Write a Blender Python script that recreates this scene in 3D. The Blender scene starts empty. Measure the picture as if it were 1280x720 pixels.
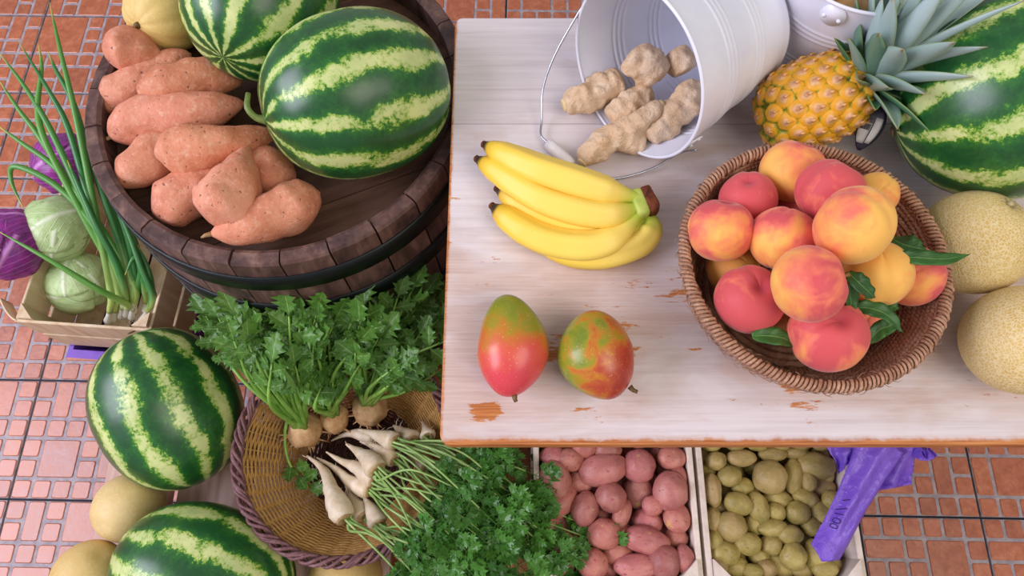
import bpy, math, random
from mathutils import Vector, Matrix, Quaternion, noise as mnoise
PI = math.pi
scene = bpy.context.scene
COL = scene.collection

# ------------------------------------------------------------------ camera, world, light, exposure
TILT = math.radians(20.6)          # optical axis off the vertical
CAMZ = 1.56
FPX = 853.333
cam_d = bpy.data.cameras.new('camera'); cam_d.lens = 24; cam_d.sensor_width = 36
cam_d.clip_start = 0.01; cam_d.clip_end = 100
cam = bpy.data.objects.new('camera', cam_d); COL.objects.link(cam)
cam.location = (0, 0, CAMZ); cam.rotation_euler = (TILT, 0, 0)
scene.camera = cam

world = bpy.data.worlds.new('world'); scene.world = world; world.use_nodes = True
bg = world.node_tree.nodes['Background']
bg.inputs[0].default_value = (0.97, 0.94, 0.97, 1); bg.inputs[1].default_value = 0.46

def area(name, loc, target, sx, sy, power, col):
    l = bpy.data.lights.new(name, 'AREA'); l.shape = 'RECTANGLE'; l.size = sx; l.size_y = sy
    l.energy = power; l.color = col
    o = bpy.data.objects.new(name, l); COL.objects.link(o); o.location = loc
    o.rotation_euler = (Vector(target) - Vector(loc)).to_track_quat('-Z', 'Y').to_euler()
    return o
area('daylight_opening', (-2.75, -.15, 2.45), (-.1, .25, .5), 2.3, 1.7, 118, (.85, .82, 1.0))
area('warm_fill', (1.5, -.9, 3.2), (.5, .2, .5), 1.8, 1.8, 46, (1.0, .90, .78))  # added fill light, warms the right side; stands for no actual lamp

vs = scene.view_settings
vs.view_transform = 'Standard'; vs.look = 'None'; vs.gamma = 1; vs.use_curve_mapping = False
vs.exposure = 0.0

# ------------------------------------------------------------------ helpers
FW = Vector((0, math.sin(TILT), -math.cos(TILT))); UP = Vector((0, math.cos(TILT), math.sin(TILT)))
def at(u, v, z):
    """world point at height z on the sight line measured in the photograph"""
    d = FW + Vector((1, 0, 0)) * ((u - 640) / FPX) + UP * ((360 - v) / FPX)
    t = (z - CAMZ) / d.z
    return Vector((d.x * t, d.y * t, z))
def mpp(u, v, z):
    """metres per pixel there"""
    p = at(u, v, z) - Vector((0, 0, CAMZ))
    return p.dot(FW) / FPX
def project(p):
    q = Vector(p) - Vector((0, 0, CAMZ)); d = q.dot(FW)
    return 640 + FPX * q.x / d, 360 - FPX * q.dot(UP) / d

def lin(c):
    c = c / 255.0
    return c / 12.92 if c <= .04045 else ((c + .055) / 1.055) ** 2.4
def rgb(r, g, b): return (lin(r), lin(g), lin(b), 1)

class G:
    """small node-material builder"""
    def __init__(s, name, rough=.5, spec=.5):
        s.m = bpy.data.materials.new(name); s.m.use_nodes = True
        s.t = s.m.node_tree; s.b = s.t.nodes['Principled BSDF']
        s.b.inputs['Roughness'].default_value = rough
        s.b.inputs['Specular IOR Level'].default_value = spec
    def n(s, t, o=0, p=None, **inp):
        nd = s.t.nodes.new('ShaderNode' + t)
        for k, v in (p or {}).items(): setattr(nd, k, v)
        for k, v in inp.items():
            sk = nd.inputs[int(k[1:])] if k[0] == 'i' and k[1:].isdigit() else nd.inputs[k.replace('_', ' ')]
            s.put(sk, v)
        return nd.outputs[o]
    def put(s, sk, v):
        if isinstance(v, bpy.types.NodeSocket): s.t.links.new(v, sk)
        else: sk.default_value = v
    def set(s, k, v): s.put(s.b.inputs[k], v)
    def obj(s): return s.n('TexCoord', 3)
    def uv(s): return s.n('TexCoord', 2)
    def rand(s): return s.n('ObjectInfo', 5)
    def ocol(s): return s.n('ObjectInfo', 1)
    def sep(s, v):
        nd = s.t.nodes.new('ShaderNodeSeparateXYZ'); s.put(nd.inputs[0], v); return nd.outputs
    def math(s, op, a, b=0.0, c=0.0): return s.n('Math', 0, {'operation': op}, i0=a, i1=b, i2=c)
    def map(s, v, scale=(1, 1, 1), loc=(0, 0, 0), rot=(0, 0, 0)):
        return s.n('Mapping', 0, None, Vector=v, Scale=scale, Location=loc, Rotation=rot)
    def noise(s, vec, scale, detail=3, rough=.55, dist=0.0, w=None):
        if w is None: return s.n('TexNoise', 0, None, Vector=vec, Scale=scale, Detail=detail, Roughness=rough, Distortion=dist)
        return s.n('TexNoise', 0, {'noise_dimensions': '4D'}, Vector=vec, W=w, Scale=scale, Detail=detail, Roughness=rough, Distortion=dist)
    def ramp(s, fac, stops, interp='LINEAR'):
        nd = s.t.nodes.new('ShaderNodeValToRGB'); nd.color_ramp.interpolation = interp
        e = nd.color_ramp.elements
        while len(e) < len(stops): e.new(1)
        for k, (p, c) in enumerate(stops):
            e[k].position = p; e[k].color = c if not isinstance(c, (int, float)) else (c, c, c, 1)
        s.put(nd.inputs[0], fac); return nd.outputs[0]
    def mix(s, f, a, b, mode='MIX'):
        nd = s.t.nodes.new('ShaderNodeMix'); nd.data_type = 'RGBA'; nd.blend_type = mode
        s.put(nd.inputs[0], f); s.put(nd.inputs[6], a); s.put(nd.inputs[7], b); return nd.outputs[2]
    def bump(s, h, dist=.002, strength=.5):
        s.set('Normal', s.n('Bump', 0, None, Strength=strength, Distance=dist, Height=h))
    def w10(s): return s.math('MULTIPLY', s.rand(), 37.0)

class MB:
    """mesh collector: tubes, boxes, lathes, sheets -> ONE mesh"""
    def __init__(s): s.v = []; s.f = []; s.uv = []; s.mi = []
    def add(s, vs_, fs, uvs=None, mi=0):
        o = len(s.v); s.v += [tuple(p) for p in vs_]; s.uv += uvs or [(0, 0)] * len(vs_)
        s.f += [tuple(i + o for i in f) for f in fs]; s.mi += [mi] * len(fs)
    def tube(s, pts, rad, seg=8, cap=True, mi=0, closed=False, shape=None, ref=None):
        pts = [Vector(p) for p in pts]; n = len(pts)
        if not hasattr(rad, '__len__'): rad = [rad] * n
        tan = []
        for i in range(n):
            a = pts[(i - 1) % n] if (closed or i > 0) else pts[0]
            b = pts[(i + 1) % n] if (closed or i < n - 1) else pts[-1]
            t = b - a; tan.append(t.normalized() if t.length > 1e-9 else Vector((0, 0, 1)))
        r0 = Vector(ref) if ref else (Vector((0, 0, 1)) if abs(tan[0].z) < .9 else Vector((1, 0, 0)))
        nx = (r0 - tan[0] * r0.dot(tan[0])).normalized()
        V = []; U = []; L = 0
        for i in range(n):
            if i: L += (pts[i] - pts[i - 1]).length
        acc = 0
        for i in range(n):
            if i: acc += (pts[i] - pts[i - 1]).length
            nx = (nx - tan[i] * nx.dot(tan[i]))
            nx = nx.normalized() if nx.length > 1e-6 else tan[i].orthogonal().normalized()
            ny = tan[i].cross(nx)
            for k in range(seg):
                a = 2 * PI * k / seg; q = shape(a, i / max(1, n - 1)) if shape else 1
                V.append(pts[i] + (nx * math.cos(a) + ny * math.sin(a)) * rad[i] * q)
                U.append((k / seg, acc / max(L, 1e-9)))
        F = []
        for i in range(n if closed else n - 1):
            j = (i + 1) % n
            for k in range(seg):
                k2 = (k + 1) % seg; F.append((i * seg + k, i * seg + k2, j * seg + k2, j * seg + k))
        if cap and not closed:
            F.append(tuple(reversed(range(seg)))); F.append(tuple(range((n - 1) * seg, n * seg)))
        s.add(V, F, U, mi); return s
    def box(s, c, size, rot=None, bev=0.0, mi=0):
        hx, hy, hz = [q / 2 for q in size]; M = rot or Matrix.Identity(3); c = Vector(c)
        b = min(bev, hx * .9, hy * .9, hz * .9)
        if b <= 0:
            P = [(x, y, z) for z in (-hz, hz) for y in (-hy, hy) for x in (-hx, hx)]
            F = [(0, 2, 3, 1), (4, 5, 7, 6), (0, 1, 5, 4), (2, 6, 7, 3), (0, 4, 6, 2), (1, 3, 7, 5)]
        else:
            P = []; 
            for z, i in ((-hz, b), (-hz + b, 0), (hz - b, 0), (hz, b)):
                P += [(-hx + i, -hy + i, z), (hx - i, -hy + i, z), (hx - i, hy - i, z), (-hx + i, hy - i, z)]
            F = [(3, 2, 1, 0), (12, 13, 14, 15)]
            for l in range(3):
                for k in range(4):
                    F.append((l * 4 + k, l * 4 + (k + 1) % 4, l * 4 + 4 + (k + 1) % 4, l * 4 + 4 + k))
        s.add([c + M @ Vector(p) for p in P], F, None, mi); return s
    def lathe(s, prof, seg=48, mi=0, cap=True):
        """prof: (r,z) list, around local Z"""
        V = []; F = []; U = []; n = len(prof)
        for i, (r, z) in enumerate(prof):
            for k in range(seg):
                a = 2 * PI * k / seg; V.append((r * math.cos(a), r * math.sin(a), z)); U.append((k / seg, i / (n - 1)))
        for i in range(n - 1):
            for k in range(seg):
                k2 = (k + 1) % seg; F.append((i * seg + k, i * seg + k2, (i + 1) * seg + k2, (i + 1) * seg + k))
        if cap and prof[0][0] > 1e-5: F.append(tuple(reversed(range(seg))))
        if cap and prof[-1][0] > 1e-5: F.append(tuple(range((n - 1) * seg, n * seg)))
        s.add(V, F, U, mi); return s
    def solid(s, fn, nlat=16, nlon=24, mi=0):
        """closed ball-like surface: fn(theta, phi) -> point, theta 0 at +Z"""
        V = [fn(0, 0)]; U = [(0, 0)]; F = []
        for i in range(1, nlat):
            for k in range(nlon):
                V.append(fn(PI * i / nlat, 2 * PI * k / nlon)); U.append((k / nlon, i / nlat))
        V.append(fn(PI, 0)); U.append((0, 1)); last = len(V) - 1
        for k in range(nlon):
            k2 = (k + 1) % nlon
            F.append((0, 1 + k, 1 + k2)); b = 1 + (nlat - 2) * nlon; F.append((last, b + k2, b + k))
            for i in range(nlat - 2):
                a = 1 + i * nlon; F.append((a + k, a + nlon + k, a + nlon + k2, a + k2))
        s.add(V, F, U, mi); return s
    def sheet(s, fn, nu, nv, thick=0.0, mi=0):
        V = [Vector(fn(i / nu, j / nv)) for j in range(nv + 1) for i in range(nu + 1)]
        U = [(i / nu, j / nv) for j in range(nv + 1) for i in range(nu + 1)]
        w = nu + 1
        F = [(j * w + i, j * w + i + 1, (j + 1) * w + i + 1, (j + 1) * w + i) for j in range(nv) for i in range(nu)]
        if thick:
            N = [Vector((0, 0, 0)) for _ in V]
            for f in F:
                nn = (V[f[2]] - V[f[0]]).cross(V[f[3]] - V[f[1]])
                for k in f: N[k] = N[k] + nn
            m = len(V); V2 = [V[k] - (N[k].normalized() if N[k].length > 1e-12 else Vector((0, 0, 1))) * thick for k in range(m)]
            F2 = [tuple(reversed([k + m for k in f])) for f in F]
            B = [i for i in range(w)] + [j * w + nu for j in range(1, nv + 1)] + [nv * w + i for i in range(nu - 1, -1, -1)] + [j * w for j in range(nv - 1, 0, -1)]
            E = [(B[(q + 1) % len(B)], B[q], B[q] + m, B[(q + 1) % len(B)] + m) for q in range(len(B))]
            V = V + V2; F = F + F2 + E; U = U + U
        s.add(V, F, U, mi); return s
    def mesh(s, name, smooth=True):
        me = bpy.data.meshes.new(name); me.from_pydata(s.v, [], s.f); 
        l = me.uv_layers.new(name='uv'); idx = [0] * len(me.loops); me.loops.foreach_get('vertex_index', idx)
        flat = []
        for i in idx: flat += s.uv[i]
        l.data.foreach_set('uv', flat)
        me.polygons.foreach_set('material_index', s.mi)
        if smooth: me.polygons.foreach_set('use_smooth', [True] * len(me.polygons))
        me.update(); return me

def mk(name, mesh, mat, parent=None, M=None, smooth=True, color=None):
    if isinstance(mesh, MB): mesh = mesh.mesh(name, smooth)
    mats = mat if isinstance(mat, (list, tuple)) else [mat]
    if len(mesh.materials) == 0:
        for m in mats: mesh.materials.append(m.m if isinstance(m, G) else m)
    o = bpy.data.objects.new(name, mesh); COL.objects.link(o)
    if parent: o.parent = parent
    if M is not None: o.matrix_basis = M
    if color: o.color = (*color, 1) if len(color) == 3 else color
    return o
def tag(o, label, cat, group=None):
    o['label'] = label; o['category'] = cat
    if group: o['group'] = group
    return o
def empty(name, label, cat, loc=(0, 0, 0), group=None, R=None):
    o = bpy.data.objects.new(name, None); COL.objects.link(o); o.empty_display_size = .02
    M = Matrix.Translation(Vector(loc))
    if R is not None: M = M @ R.to_4x4()
    o.matrix_basis = M
    return tag(o, label, cat, group)
def struct(o): o['kind'] = 'structure'; return o
def frame(zdir, xhint=(0, 0, 1)):
    z = Vector(zdir).normalized(); x = Vector(xhint); x = x - z * x.dot(z)
    if x.length < 1e-4: x = z.orthogonal()
    x.normalize(); y = z.cross(x)
    return Matrix((x, y, z)).transposed()
def T(loc, R=None, s=1.0):
    M = Matrix.Translation(Vector(loc))
    if R is not None: M = M @ R.to_4x4()
    if hasattr(s, '__len__'): return M @ Matrix.Diagonal((s[0], s[1], s[2], 1))
    return M @ Matrix.Scale(s, 4) if s != 1 else M
def fbm(p, f, seed=0, oct_=2):
    p = Vector(p) * f + Vector((seed * 7.13, seed * 3.7, -seed * 5.1)); a = 0; g = 1
    for _ in range(oct_): a += g * mnoise.noise(p); p = p * 2.1; g *= .5
    return a
def smooth_path(pts, n):
    """Catmull-Rom through points"""
    P = [Vector(p) for p in pts]; P = [P[0] * 2 - P[1]] + P + [P[-1] * 2 - P[-2]]; m = len(P) - 3; out = []
    for k in range(n):
        x = k / (n - 1) * m; i = min(int(x), m - 1); t = x - i
        a, b, c, d = P[i:i + 4]
        out.append(.5 * ((2 * b) + (c - a) * t + (2 * a - 5 * b + 4 * c - d) * t * t + (3 * b - a - 3 * c + d) * t ** 3))
    return out
def lerp(tab, x):
    for (x0, y0), (x1, y1) in zip(tab, tab[1:]):
        if x <= x1: return y0 + (y1 - y0) * max(0, min(1, (x - x0) / max(1e-9, x1 - x0)))
    return tab[-1][1]
def root_mesh(path, tab, r, n=24, seg=14, amp=.06, freq=30, seed=0):
    """tapered lumpy root along path; tab: (s, relative radius)"""
    P = smooth_path(path, n); R = []
    ss = [.5 - .5 * math.cos(PI * i / (n - 1)) for i in range(n)]
    P2 = []
    for s_ in ss:
        x = s_ * (n - 1); i = min(int(x), n - 2); P2.append(P[i].lerp(P[i + 1], x - i))
    R = [max(lerp(tab, s_), .02) * r for s_ in ss]
    mb = MB().tube(P2, R, seg)
    mb.v = [tuple(Vector(v) + (Vector(v) - P2[min(i // seg, n - 1)]) * (fbm(v, freq, seed) * amp)) for i, v in enumerate(mb.v)]
    return mb
def capprof(tab, e=.12):
    """round the ends of a radius table"""
    out = []
    for i in range(41):
        s_ = i / 40; q = 1
        if s_ < e: q = math.sqrt(max(0, 1 - ((e - s_) / e) ** 2))
        if s_ > 1 - e: q = math.sqrt(max(0, 1 - ((s_ - 1 + e) / e) ** 2))
        out.append((s_, lerp(tab, s_) * q))
    return out
random.seed(7)
U_ = random.uniform

# ------------------------------------------------------------------ materials
def m_block():
    g = G('terracotta', .34, .75); c = g.obj(); w = g.w10()
    f = g.noise(c, 48, 6, .72, .5, w)
    base = g.ramp(f, [(.25, rgb(152, 82, 52)), (.5, rgb(182, 104, 66)), (.75, rgb(204, 136, 100))])
    tint = g.ramp(g.rand(), [(0, rgb(226, 218, 220)), (.5, rgb(244, 236, 236)), (1, rgb(255, 250, 248))])
    g.set('Base Color', g.mix(1, base, tint, 'MULTIPLY'))
    g.set('Roughness', g.ramp(f, [(.3, .26), (.7, .42)])); g.bump(g.noise(c, 60, 4, .6, 0, w), .0012, .5); return g
def m_grout():
    g = G('grout', .6, .4); c = g.obj(); f = g.noise(c, 40, 5, .65)
    g.set('Base Color', g.ramp(f, [(.3, rgb(128, 120, 128)), (.7, rgb(178, 168, 172))])); g.bump(g.noise(c, 150, 3), .001, .5); return g
def m_joint():
    g = G('dark_joint', .8, .2); g.set('Base Color', rgb(66, 64, 72)); return g
TZ = .76
def m_whitewash():
    g = G('whitewashed_wood', .5, .35); c = g.n('NewGeometry', 0); sx, sy, sz = g.sep(c)
    grain = g.noise(g.map(c, (3, 90, 30)), 1.6, 5, .65)
    fine = g.noise(g.map(c, (14, 420, 60)), 1.0, 3, .6)
    paint = g.ramp(grain, [(.25, rgb(198, 188, 190)), (.5, rgb(214, 205, 207)), (.8, rgb(224, 217, 219))])
    wood = g.ramp(fine, [(.3, rgb(150, 84, 42)), (.55, rgb(192, 122, 66)), (.8, rgb(208, 150, 98))])
    stain = g.ramp(fine, [(.3, rgb(186, 160, 148)), (.7, rgb(206, 184, 174))])
    # broad rubbed zones and small chips
    band = g.math('SUBTRACT', 1.0, g.math('MULTIPLY', g.math('ABSOLUTE', g.math('SUBTRACT', sy, .26)), 5.5))
    zone = g.noise(g.map(c, (2.6, 7, 1)), 2.0, 4, .6, .4)
    rub = g.ramp(g.math('ADD', zone, g.math('MULTIPLY', band, .15)), [(.46, 0), (.68, .9)])
    g1 = g.mix(rub, paint, stain)
    chip = g.noise(g.map(c, (9, 34, 1)), 1.7, 6, .72, .2)
    for (su, sv, sr, am) in ((607, 515, .030, .42), (990, 474, .022, .46), (1000, 488, .06, .16), (690, 442, .05, .2), (775, 420, .06, .18), (870, 360, .05, .16)):
        sp_ = at(su, sv, TZ); dd = g.n('VectorMath', 1, {'operation': 'DISTANCE'}, i0=g.map(c, (1, 1.5, 1)), i1=(sp_.x, sp_.y * 1.5, TZ))
        chip = g.math('ADD', chip, g.math('MULTIPLY', g.ramp(g.math('DIVIDE', dd, sr), [(0, 1), (1, 0)]), am))
    g2 = g.mix(g.ramp(g.math('ADD', chip, g.math('MULTIPLY', band, .03)), [(.655, 0), (.70, 1)]), g1, wood)
    # worn-off edges
    ex = g.math('SUBTRACT', sx, TX0); ey = g.math('SUBTRACT', sy, TY0)
    ed = g.math('MINIMUM', g.math('MULTIPLY', ex, 2.2), ey)
    ed = g.math('ADD', ed, g.math('MULTIPLY', g.math('SUBTRACT', g.noise(g.map(c, (1, 1, 1)), 46, 4, .6), .5), .012))
    g3 = g.mix(g.ramp(ed, [(.0055, 1), (.0085, 0)]), g2, wood)
    dirt = g.ramp(g.noise(g.map(c, (3, 12, 1)), 9, 6, .7), [(.70, 0), (.76, .75)])
    g.set('Base Color', g.mix(dirt, g3, rgb(96, 74, 66)))
    g.bump(g.math('ADD', grain, g.math('MULTIPLY', fine, .4)), .0008, .22); return g
def m_wood(name, a, b, c_, sc=(40, 3, 40), rough=.6, bump=.5, dirt=None, world=False):
    g = G(name, rough, .35); c = g.obj() if not world else g.n('NewGeometry', 0); w = g.w10()
    f = g.noise(g.map(c, sc), 1.5, 5, .62, .5, w)
    col = g.ramp(f, [(.28, a), (.5, b), (.72, c_)])
    t = g.ramp(g.rand(), [(0, .84), (1, 1.0)])
    col = g.mix(1, col, t, 'MULTIPLY')
    if dirt: col = g.mix(g.ramp(g.noise(c, 16, 5, .65, 0, w), [(.5, 0), (.68, 1)]), col, dirt)
    g.set('Base Color', col); g.bump(f, .0015, bump); return g
def m_melon():
    g = G('watermelon_rind', .30, .5); c = g.obj(); x, y, z = g.sep(c); w = g.w10()
    ang = g.math('ARCTAN2', y, x)
    low = g.noise(c, 11, 2, .5, 0, w); mid = g.noise(c, 30, 4, .65, .2, w); fine = g.noise(c, 170, 4, .75, .2, w)
    ph = g.math('ADD', g.math('MULTIPLY', ang, 11.0), g.math('MULTIPLY', g.math('SUBTRACT', low, .5), 5.5))
    s_ = g.math('SINE', ph)
    s_ = g.math('ADD', s_, g.math('MULTIPLY', g.math('SUBTRACT', mid, .5), 3.6))
    s_ = g.math('ADD', s_, g.math('MULTIPLY', g.math('SUBTRACT', fine, .5), 3.4))
    s_ = g.math('MULTIPLY', g.math('ADD', s_, 2), .25)
    col = g.ramp(s_, [(.25, rgb(30, 84, 42)), (.51, rgb(48, 110, 46)), (.575, rgb(80, 140, 42)), (.615, rgb(150, 182, 74)), (.74, rgb(212, 220, 150))])
    dk = g.ramp(g.noise(c, 20, 3, .6, 0, w), [(.3, rgb(200, 215, 200)), (.7, rgb(255, 255, 255))])
    g.set('Base Color', g.mix(1, col, dk, 'MULTIPLY')); g.bump(mid, .001, .15); return g
def m_net():
    g = G('netted_melon_rind', .62, .3); c = g.obj(); w = g.w10()
    cw = g.n('VectorMath', 0, {'operation': 'ADD'}, i0=c, i1=g.n('VectorMath', 0, {'operation': 'SCALE'}, i0=g.n('TexNoise', 1, None, Vector=c, Scale=70.0), Scale=.010))
    d = g.n('TexVoronoi', 0, {'feature': 'DISTANCE_TO_EDGE'}, Vector=cw, Scale=300.0)
    net = g.ramp(d, [(.05, .85), (.22, 0)])
    skin = g.ramp(g.noise(c, 18, 3, .6, 0, w), [(.3, rgb(200, 168, 94)), (.7, rgb(220, 192, 122))])
    skin = g.mix(1, skin, g.ocol(), 'MULTIPLY')
    g.set('Base Color', g.mix(net, skin, rgb(228, 210, 162))); g.bump(net, .0008, .5); return g
def m_smoothmelon():
    g = G('honey_melon_rind', .55, .35); c = g.obj(); w = g.w10(); f = g.noise(c, 16, 4, .6, 0, w); sp = g.noise(c, 260, 3, .7, 0, w)
    col = g.ramp(f, [(.3, rgb(200, 172, 108)), (.7, rgb(224, 200, 140))])
    col = g.mix(g.ramp(sp, [(.5, 0), (.68, .5)]), col, rgb(226, 208, 160))
    g.set('Base Color', g.mix(1, col, g.ocol(), 'MULTIPLY')); g.bump(sp, .0008, .5); return g
def m_peach():
    g = G('peach_skin', .58, .25); c = g.obj(); w = g.w10(); x, y, z = g.sep(c)
    oc = g.n('SeparateColor', 0, None, Color=g.ocol())
    lo = g.noise(c, 1.0, 3, .55, .6, w); hi = g.noise(c, 3.2, 4, .65, .3, w)
    a = g.math('ADD', g.math('MULTIPLY', lo, 1.5), g.math('MULTIPLY', hi, .22))
    a = g.math('ADD', a, g.math('MULTIPLY', z, .16)); a = g.math('ADD', a, oc); a = g.math('SUBTRACT', a, .42)
    rad2 = g.math('SQRT', g.math('ADD', g.math('MULTIPLY', x, x), g.math('MULTIPLY', y, y)))
    dim = g.math('MULTIPLY', g.ramp(rad2, [(.05, 1), (.42, 0)]), g.math('GREATER_THAN', z, 0.0)); a = g.math('ADD', a, g.math('MULTIPLY', dim, .38))
    col = g.ramp(a, [(.46, rgb(240, 184, 92)), (.64, rgb(240, 160, 88)), (.84, rgb(230, 120, 94)), (1.0, rgb(206, 84, 88))])
    col = g.mix(g.math('MULTIPLY', g.math('POWER', dim, 2.0), .55), col, rgb(150, 44, 66))
    g.set('Base Color', col); g.set('Sheen Weight', .35); g.set('Sheen Roughness', .4)
    g.set('Sheen Tint', rgb(255, 225, 215)); g.set('Roughness', g.ramp(hi, [(.3, .5), (.7, .66)])); return g
def m_mango(kind):
    g = G('mango_skin_' + kind, .32, .5); c = g.obj(); x, y, z = g.sep(c)
    lo = g.noise(c, 24, 4, .6, .4); sp = g.noise(c, 420, 2, .5)
    if kind == 'rosy': a = g.math('ADD', g.math('MULTIPLY', z, 8.5), g.math('MULTIPLY', g.math('SUBTRACT', lo, .5), .9))
    else: a = g.math('ADD', g.math('ADD', g.math('MULTIPLY', z, 4.6), g.math('MULTIPLY', x, -7.5)), g.math('MULTIPLY', g.math('SUBTRACT', lo, .5), 2.0))
    a = g.math('ADD', a, .52 if kind == 'rosy' else .55)
    red = rgb(208, 66, 76) if kind == 'rosy' else rgb(160, 54, 38)
    col = g.ramp(a, [(.10, red), (.38, rgb(208, 88, 64) if kind == 'rosy' else rgb(176, 76, 42)), (.58, rgb(186, 120, 36)), (.75, rgb(138, 140, 34)), (1, rgb(104, 124, 34))])
    g.set('Base Color', g.mix(g.ramp(sp, [(.66, 0), (.72, .55)]), col, rgb(232, 170, 130))); return g
def m_sweet():
    g = G('sweet_potato_skin', .62, .3); c = g.obj(); w = g.w10()
    f = g.noise(c, 20, 4, .6, .4, w); sp = g.noise(c, 150, 2, .5, .4, w); st = g.noise(c, 120, 5, .75, 0, w)
    col = g.ramp(f, [(.25, rgb(172, 106, 80)), (.5, rgb(202, 136, 108)), (.75, rgb(222, 164, 138))])
    col = g.mix(1, col, g.ocol(), 'MULTIPLY')
    col = g.mix(g.ramp(st, [(.52, 0), (.70, .6)]), col, rgb(232, 190, 164))
    col = g.mix(g.ramp(sp, [(.665, 0), (.70, .8)]), col, rgb(84, 54, 44))
    g.set('Base Color', col); g.bump(g.math('SUBTRACT', f, g.math('MULTIPLY', sp, .6)), .004, .55); return g
def m_potato(name, a, b, c_, eye, sp=.67, spot=None):
    g = G(name, .46, .4); c = g.obj(); w = g.w10()
    f = g.noise(c, .9, 4, .6, .3, w); s_ = g.noise(c, 4.2, 2, .5, .3, w)
    col = g.ramp(f, [(.25, a), (.5, b), (.75, c_)])
    if spot: col = g.mix(g.ramp(g.noise(c, 1.1, 4, .6, .2, g.math('ADD', w, 5.0)), [(.655, 0), (.69, .85)]), col, spot)
    col = g.mix(1, col, g.ocol(), 'MULTIPLY')
    col = g.mix(g.ramp(s_, [(sp, 0), (sp + .04, .8)]), col, eye)
    g.set('Base Color', col); g.bump(g.math('SUBTRACT', f, g.math('MULTIPLY', s_, .7)), .003, .5); return g
def m_ginger():
    g = G('ginger_skin', .68, .25); c = g.obj(); f = g.noise(c, 40, 5, .65, .5); h = g.noise(c, 190, 4, .7, .4)
    r = g.noise(g.map(c, (1, 1, 1), rot=(.3, .5, .6)), 90, 2, .5, 2.0)
    col = g.ramp(f, [(.25, rgb(190, 152, 112)), (.5, rgb(214, 184, 150)), (.75, rgb(230, 208, 182))])
    col = g.mix(g.ramp(h, [(.56, 0), (.74, .6)]), col, rgb(150, 108, 72))
    g.set('Base Color', col); g.bump(g.math('ADD', h, r), .003, .6); return g
def m_banana():
    g = G('banana_peel', .42, .4); v = g.sep(g.uv())[1]; c = g.obj(); n_ = g.noise(c, 40, 3)
    vv = g.math('ADD', v, g.math('MULTIPLY', g.math('SUBTRACT', n_, .5), .05))
    col = g.ramp(vv, [(.022, rgb(58, 44, 32)), (.05, rgb(212, 172, 48)), (.12, rgb(236, 198, 66)), (.55, rgb(242, 212, 98)), (.84, rgb(238, 210, 100)), (.95, rgb(178, 196, 66))])
    fr = g.noise(c, 300, 3, .6); col = g.mix(g.ramp(fr, [(.70, 0), (.74, .7)]), col, rgb(130, 92, 40))
    g.set('Base Color', col); return g
def m_flat(name, a, b, sc=60, rough=.5, spec=.4, bump=0, detail=4, sub=0.0):
    g = G(name, rough, spec); f = g.noise(g.obj(), sc, detail, .6, .2, g.w10())
    g.set('Base Color', g.mix(1, g.ramp(f, [(.3, a), (.7, b)]), g.ramp(g.rand(), [(0, .78), (1, 1.0)]), 'MULTIPLY'))
    if bump: g.bump(f, bump, .6)
    if sub: g.set('Subsurface Weight', sub); g.set('Subsurface Radius', (.004, .004, .002))
    return g
def m_leaf(name, dark, mid, lite, rough=.42, trans=.18, vein=True):
    """leaf: uv.x across, uv.y along"""
    g = G(name, rough, .4); c = g.obj(); u, v, _ = g.sep(g.uv()); w = g.w10()
    f = g.noise(c, 60, 3, .6, .2, w)
    col = g.ramp(f, [(.3, dark), (.7, mid)])
    col = g.mix(1, col, g.ramp(g.rand(), [(0, rgb(205, 215, 210)), (.5, rgb(245, 250, 235)), (1, rgb(255, 255, 230))]), 'MULTIPLY')
    if vein:
        d = g.math('ABSOLUTE', g.math('SUBTRACT', u, .5))
        side = g.math('SINE', g.math('MULTIPLY', g.math('SUBTRACT', v, g.math('MULTIPLY', d, .8)), 46.0))
        vm = g.math('MAXIMUM', g.ramp(d, [(.012, 1), (.035, 0)]), g.math('MULTIPLY', g.ramp(side, [(.86, 0), (1, 1)]), .45))
        col = g.mix(g.math('MULTIPLY', vm, .6), col, lite); g.bump(g.math('SUBTRACT', 1.0, vm), .0008, .4)
    g.set('Base Color', col)
    if trans:
        tr = g.n('BsdfTranslucent', 0, None, Color=g.mix(.5, col, lite))
        ms = g.n('MixShader', 0, None, i0=trans, i1=g.b.outputs[0], i2=tr)
        out = [n for n in g.t.nodes if n.type == 'OUTPUT_MATERIAL'][0]; g.t.links.new(ms, out.inputs[0])
    return g
def m_metal_paint():
    g = G('white_enamel', .34, .5); f = g.noise(g.obj(), 14, 3); g.set('Base Color', g.ramp(f, [(.3, rgb(216, 218, 232)), (.7, rgb(228, 230, 240))])); return g
def m_simple(name, col, rough=.5, metal=0.0, spec=.5):
    g = G(name, rough, spec); f = g.noise(g.obj(), 45, 4, .6)
    g.set('Base Color', g.mix(1, col, g.ramp(f, [(.3, .80), (.7, 1.0)]), 'MULTIPLY')); g.set('Metallic', metal); return g
def m_straw(name, a, b, c_, rough=.65):
    g = G(name, rough, .3); c = g.obj(); w = g.w10(); f = g.noise(c, 70, 4, .7, .2, w); h = g.noise(c, 420, 2, .6, 0, w)
    g.set('Base Color', g.ramp(g.math('ADD', g.math('MULTIPLY', f, .65), g.math('MULTIPLY', h, .35)), [(.3, a), (.5, b), (.7, c_)])); g.bump(h, .001, .7); return g
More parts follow.
